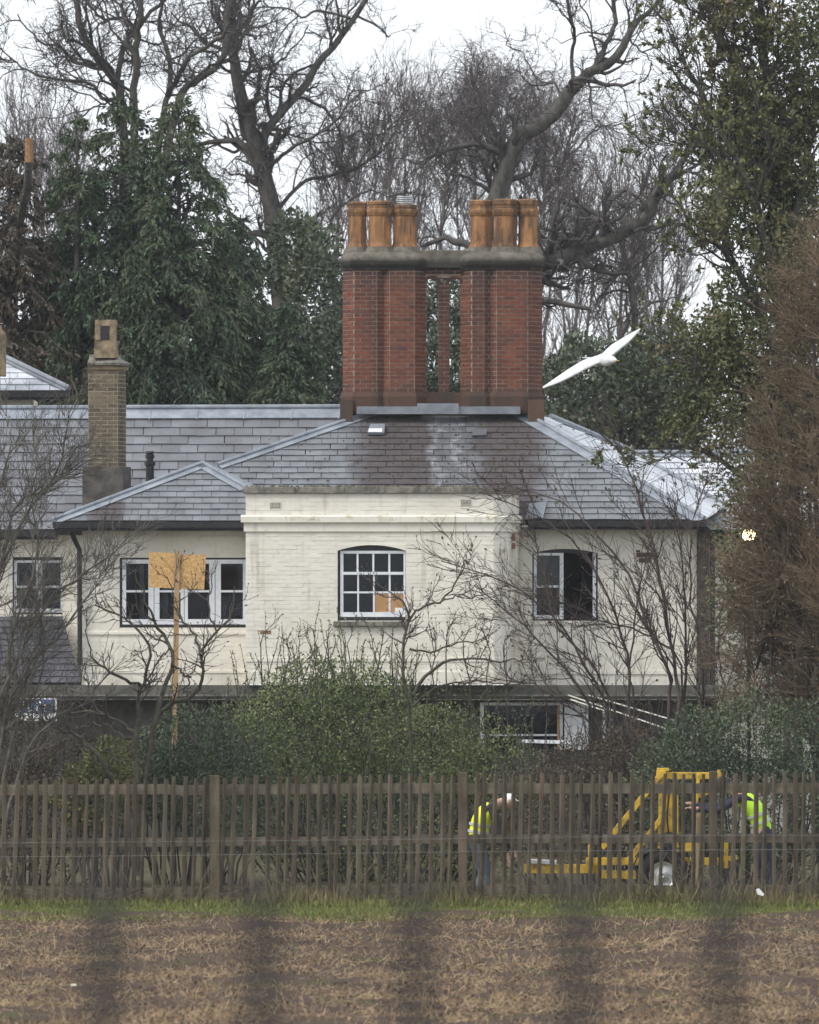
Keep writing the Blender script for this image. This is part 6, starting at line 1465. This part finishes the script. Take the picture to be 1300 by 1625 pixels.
# ------------------------------------------------------------------ gull in flight
dg = 116.0
gl_ = thing('gull', tuple(P(955, 572, dg)), 'white gull in flight with wings spread, just right of the chimney', 'bird')
M['gull_white'] = simple('white_plumage', (0.60, 0.61, 0.62), (0.78, 0.79, 0.80), 9, .8); M['gull_grey'] = simple('brown_grey_plumage', (0.30, 0.27, 0.23), (0.42, 0.38, 0.33), 9, .8)
def gull():
    g = MB()
    def loft(cs, n=12, close=True):
        vs = []; fs = []
        for c, a, b in cs:
            for k in range(n): q = 2 * math.pi * k / n; vs.append(c + a * math.cos(q) + b * math.sin(q))
        for i in range(len(cs) - 1):
            for k in range(n): fs.append((i * n + k, i * n + (k + 1) % n, (i + 1) * n + (k + 1) % n, (i + 1) * n + k))
        fs.append(tuple(range(n))[::-1]); fs.append(tuple((len(cs) - 1) * n + k for k in range(n))); g.add(vs, fs)
    ax = Vector((.62, -.72, -.10)).normalized(); up = Vector((-.16, 0, 1)).normalized(); sd = ax.cross(up).normalized(); c0 = P(957, 571, dg)
    for_ = [(-.30, .008, .004), (-.24, .055, .012), (-.14, .055, .04), (0, .075, .075), (.12, .07, .072), (.20, .045, .05), (.25, .042, .044), (.29, .03, .03), (.315, .010, .012), (.345, .003, .004)]
    loft([(c0 + ax * t + up * (.02 if t > .15 else 0), sd * a * 1.25, up * b * 1.35) for t, a, b in for_])
    return g
gull().build('body', M['gull_white'], gl_, True)
for pts, ch in (([(953, 569), (930, 578), (905, 592), (884, 604), (862, 615)], [.16, .19, .165, .12, .03]), ([(960, 566), (975, 553), (992, 541), (1005, 531), (1016, 522)], [.16, .18, .145, .095, .02])):
    g = MB(); q = catmull([tuple(P(x, y, dg - .02)) for x, y in pts], 13); cc = np.interp(np.linspace(0, 4, 13), range(5), ch); vs = []; fs = []; n = 8
    for i in range(13):
        c = Vector(q[i]); sw = Vector((.40, -.62, -.62)).normalized(); vv_ = Vector((0.2, -.55, .75)).normalized()
        for k in range(n): a = 2 * math.pi * k / n; vs.append(c + sw * (math.cos(a) * cc[i] * .55) + vv_ * (math.sin(a) * (.010 + .09 * cc[i])))
    for i in range(12):
        for k in range(n): fs.append((i * n + k, i * n + (k + 1) % n, (i + 1) * n + (k + 1) % n, (i + 1) * n + k))
    fs.append(tuple(range(n))[::-1]); fs.append(tuple(12 * n + k for k in range(n))); g.add(vs, fs); g.build('wing', M['gull_white'], gl_, True)
m = MB(); c = P(957, 571, dg); a = Vector((-.62, .72, .1)).normalized() * .26; s_ = Vector((.72, .62, 0)).normalized(); m.prism([c + a * .8 - s_ * .03, c + a * 1.5 - s_ * .09, c + a * 1.55 + s_ * .09, c + a * .8 + s_ * .03], (0, 0, .012)); m.build('tail', M['gull_white'], gl_)
m = MB(); b0 = c + Vector((.62, -.72, -.10)).normalized() * .33 + Vector((0, 0, .02)); m.tube([b0, b0 + Vector((.62, -.72, -.25)).normalized() * .06], [.011, .003], 6); m.build('beak', M['yellow'], gl_)

# ------------------------------------------------------------------ the railing close in front of the photographer, far out of focus
dr = 7.5
rl = thing('railing', (PX(650, dr), dr, 0), 'near dark railing of thin spaced uprights, out of focus across the foreground field', 'railing')
for k in range(-1, 7):
    px = 165 + 247.5 * k + (0, 3, 0, 10, -6)[k % 5]; m = MB(); x0 = PX(px, dr); w = .0128; zt = PZ(1397, dr)
    m.box(x0 - w, x0 + w, dr - w, dr + w, 0, zt - .02); m.hexa([(x0 - w, dr - w, zt - .0199), (x0 + w, dr - w, zt - .0199), (x0 + w, dr + w, zt - .0199), (x0 - w, dr + w, zt - .0199)], [(x0 - .004, dr - .004, zt), (x0 + .004, dr - .004, zt), (x0 + .004, dr + .004, zt), (x0 - .004, dr + .004, zt)])
    m.build('upright', M['black_paint'], rl)
m = MB(); m.box(PX(-150, dr), PX(1700, dr), dr - .012, dr + .012, 3.05, 3.09); m.build('cross_rail', M['black_paint'], rl)

# ------------------------------------------------------------------ damp air
hz = MB(); hz.box(-215, 215, -30, 515, -1.0, 27.0)
hm_ = bpy.data.materials.new('damp_air'); hm_.use_nodes = True; nt = hm_.node_tree; nt.nodes.remove(nt.nodes['Principled BSDF'])
pv = nt.nodes.new('ShaderNodeVolumePrincipled'); pv.inputs['Color'].default_value = (.92, .95, 1, 1); pv.inputs['Density'].default_value = 0.00019; pv.inputs['Anisotropy'].default_value = 0.1
nt.links.new(pv.outputs[0], nt.nodes['Material Output'].inputs['Volume'])
tag(hz.build('haze', hm_), 'thin damp haze', None, None, 'stuff')
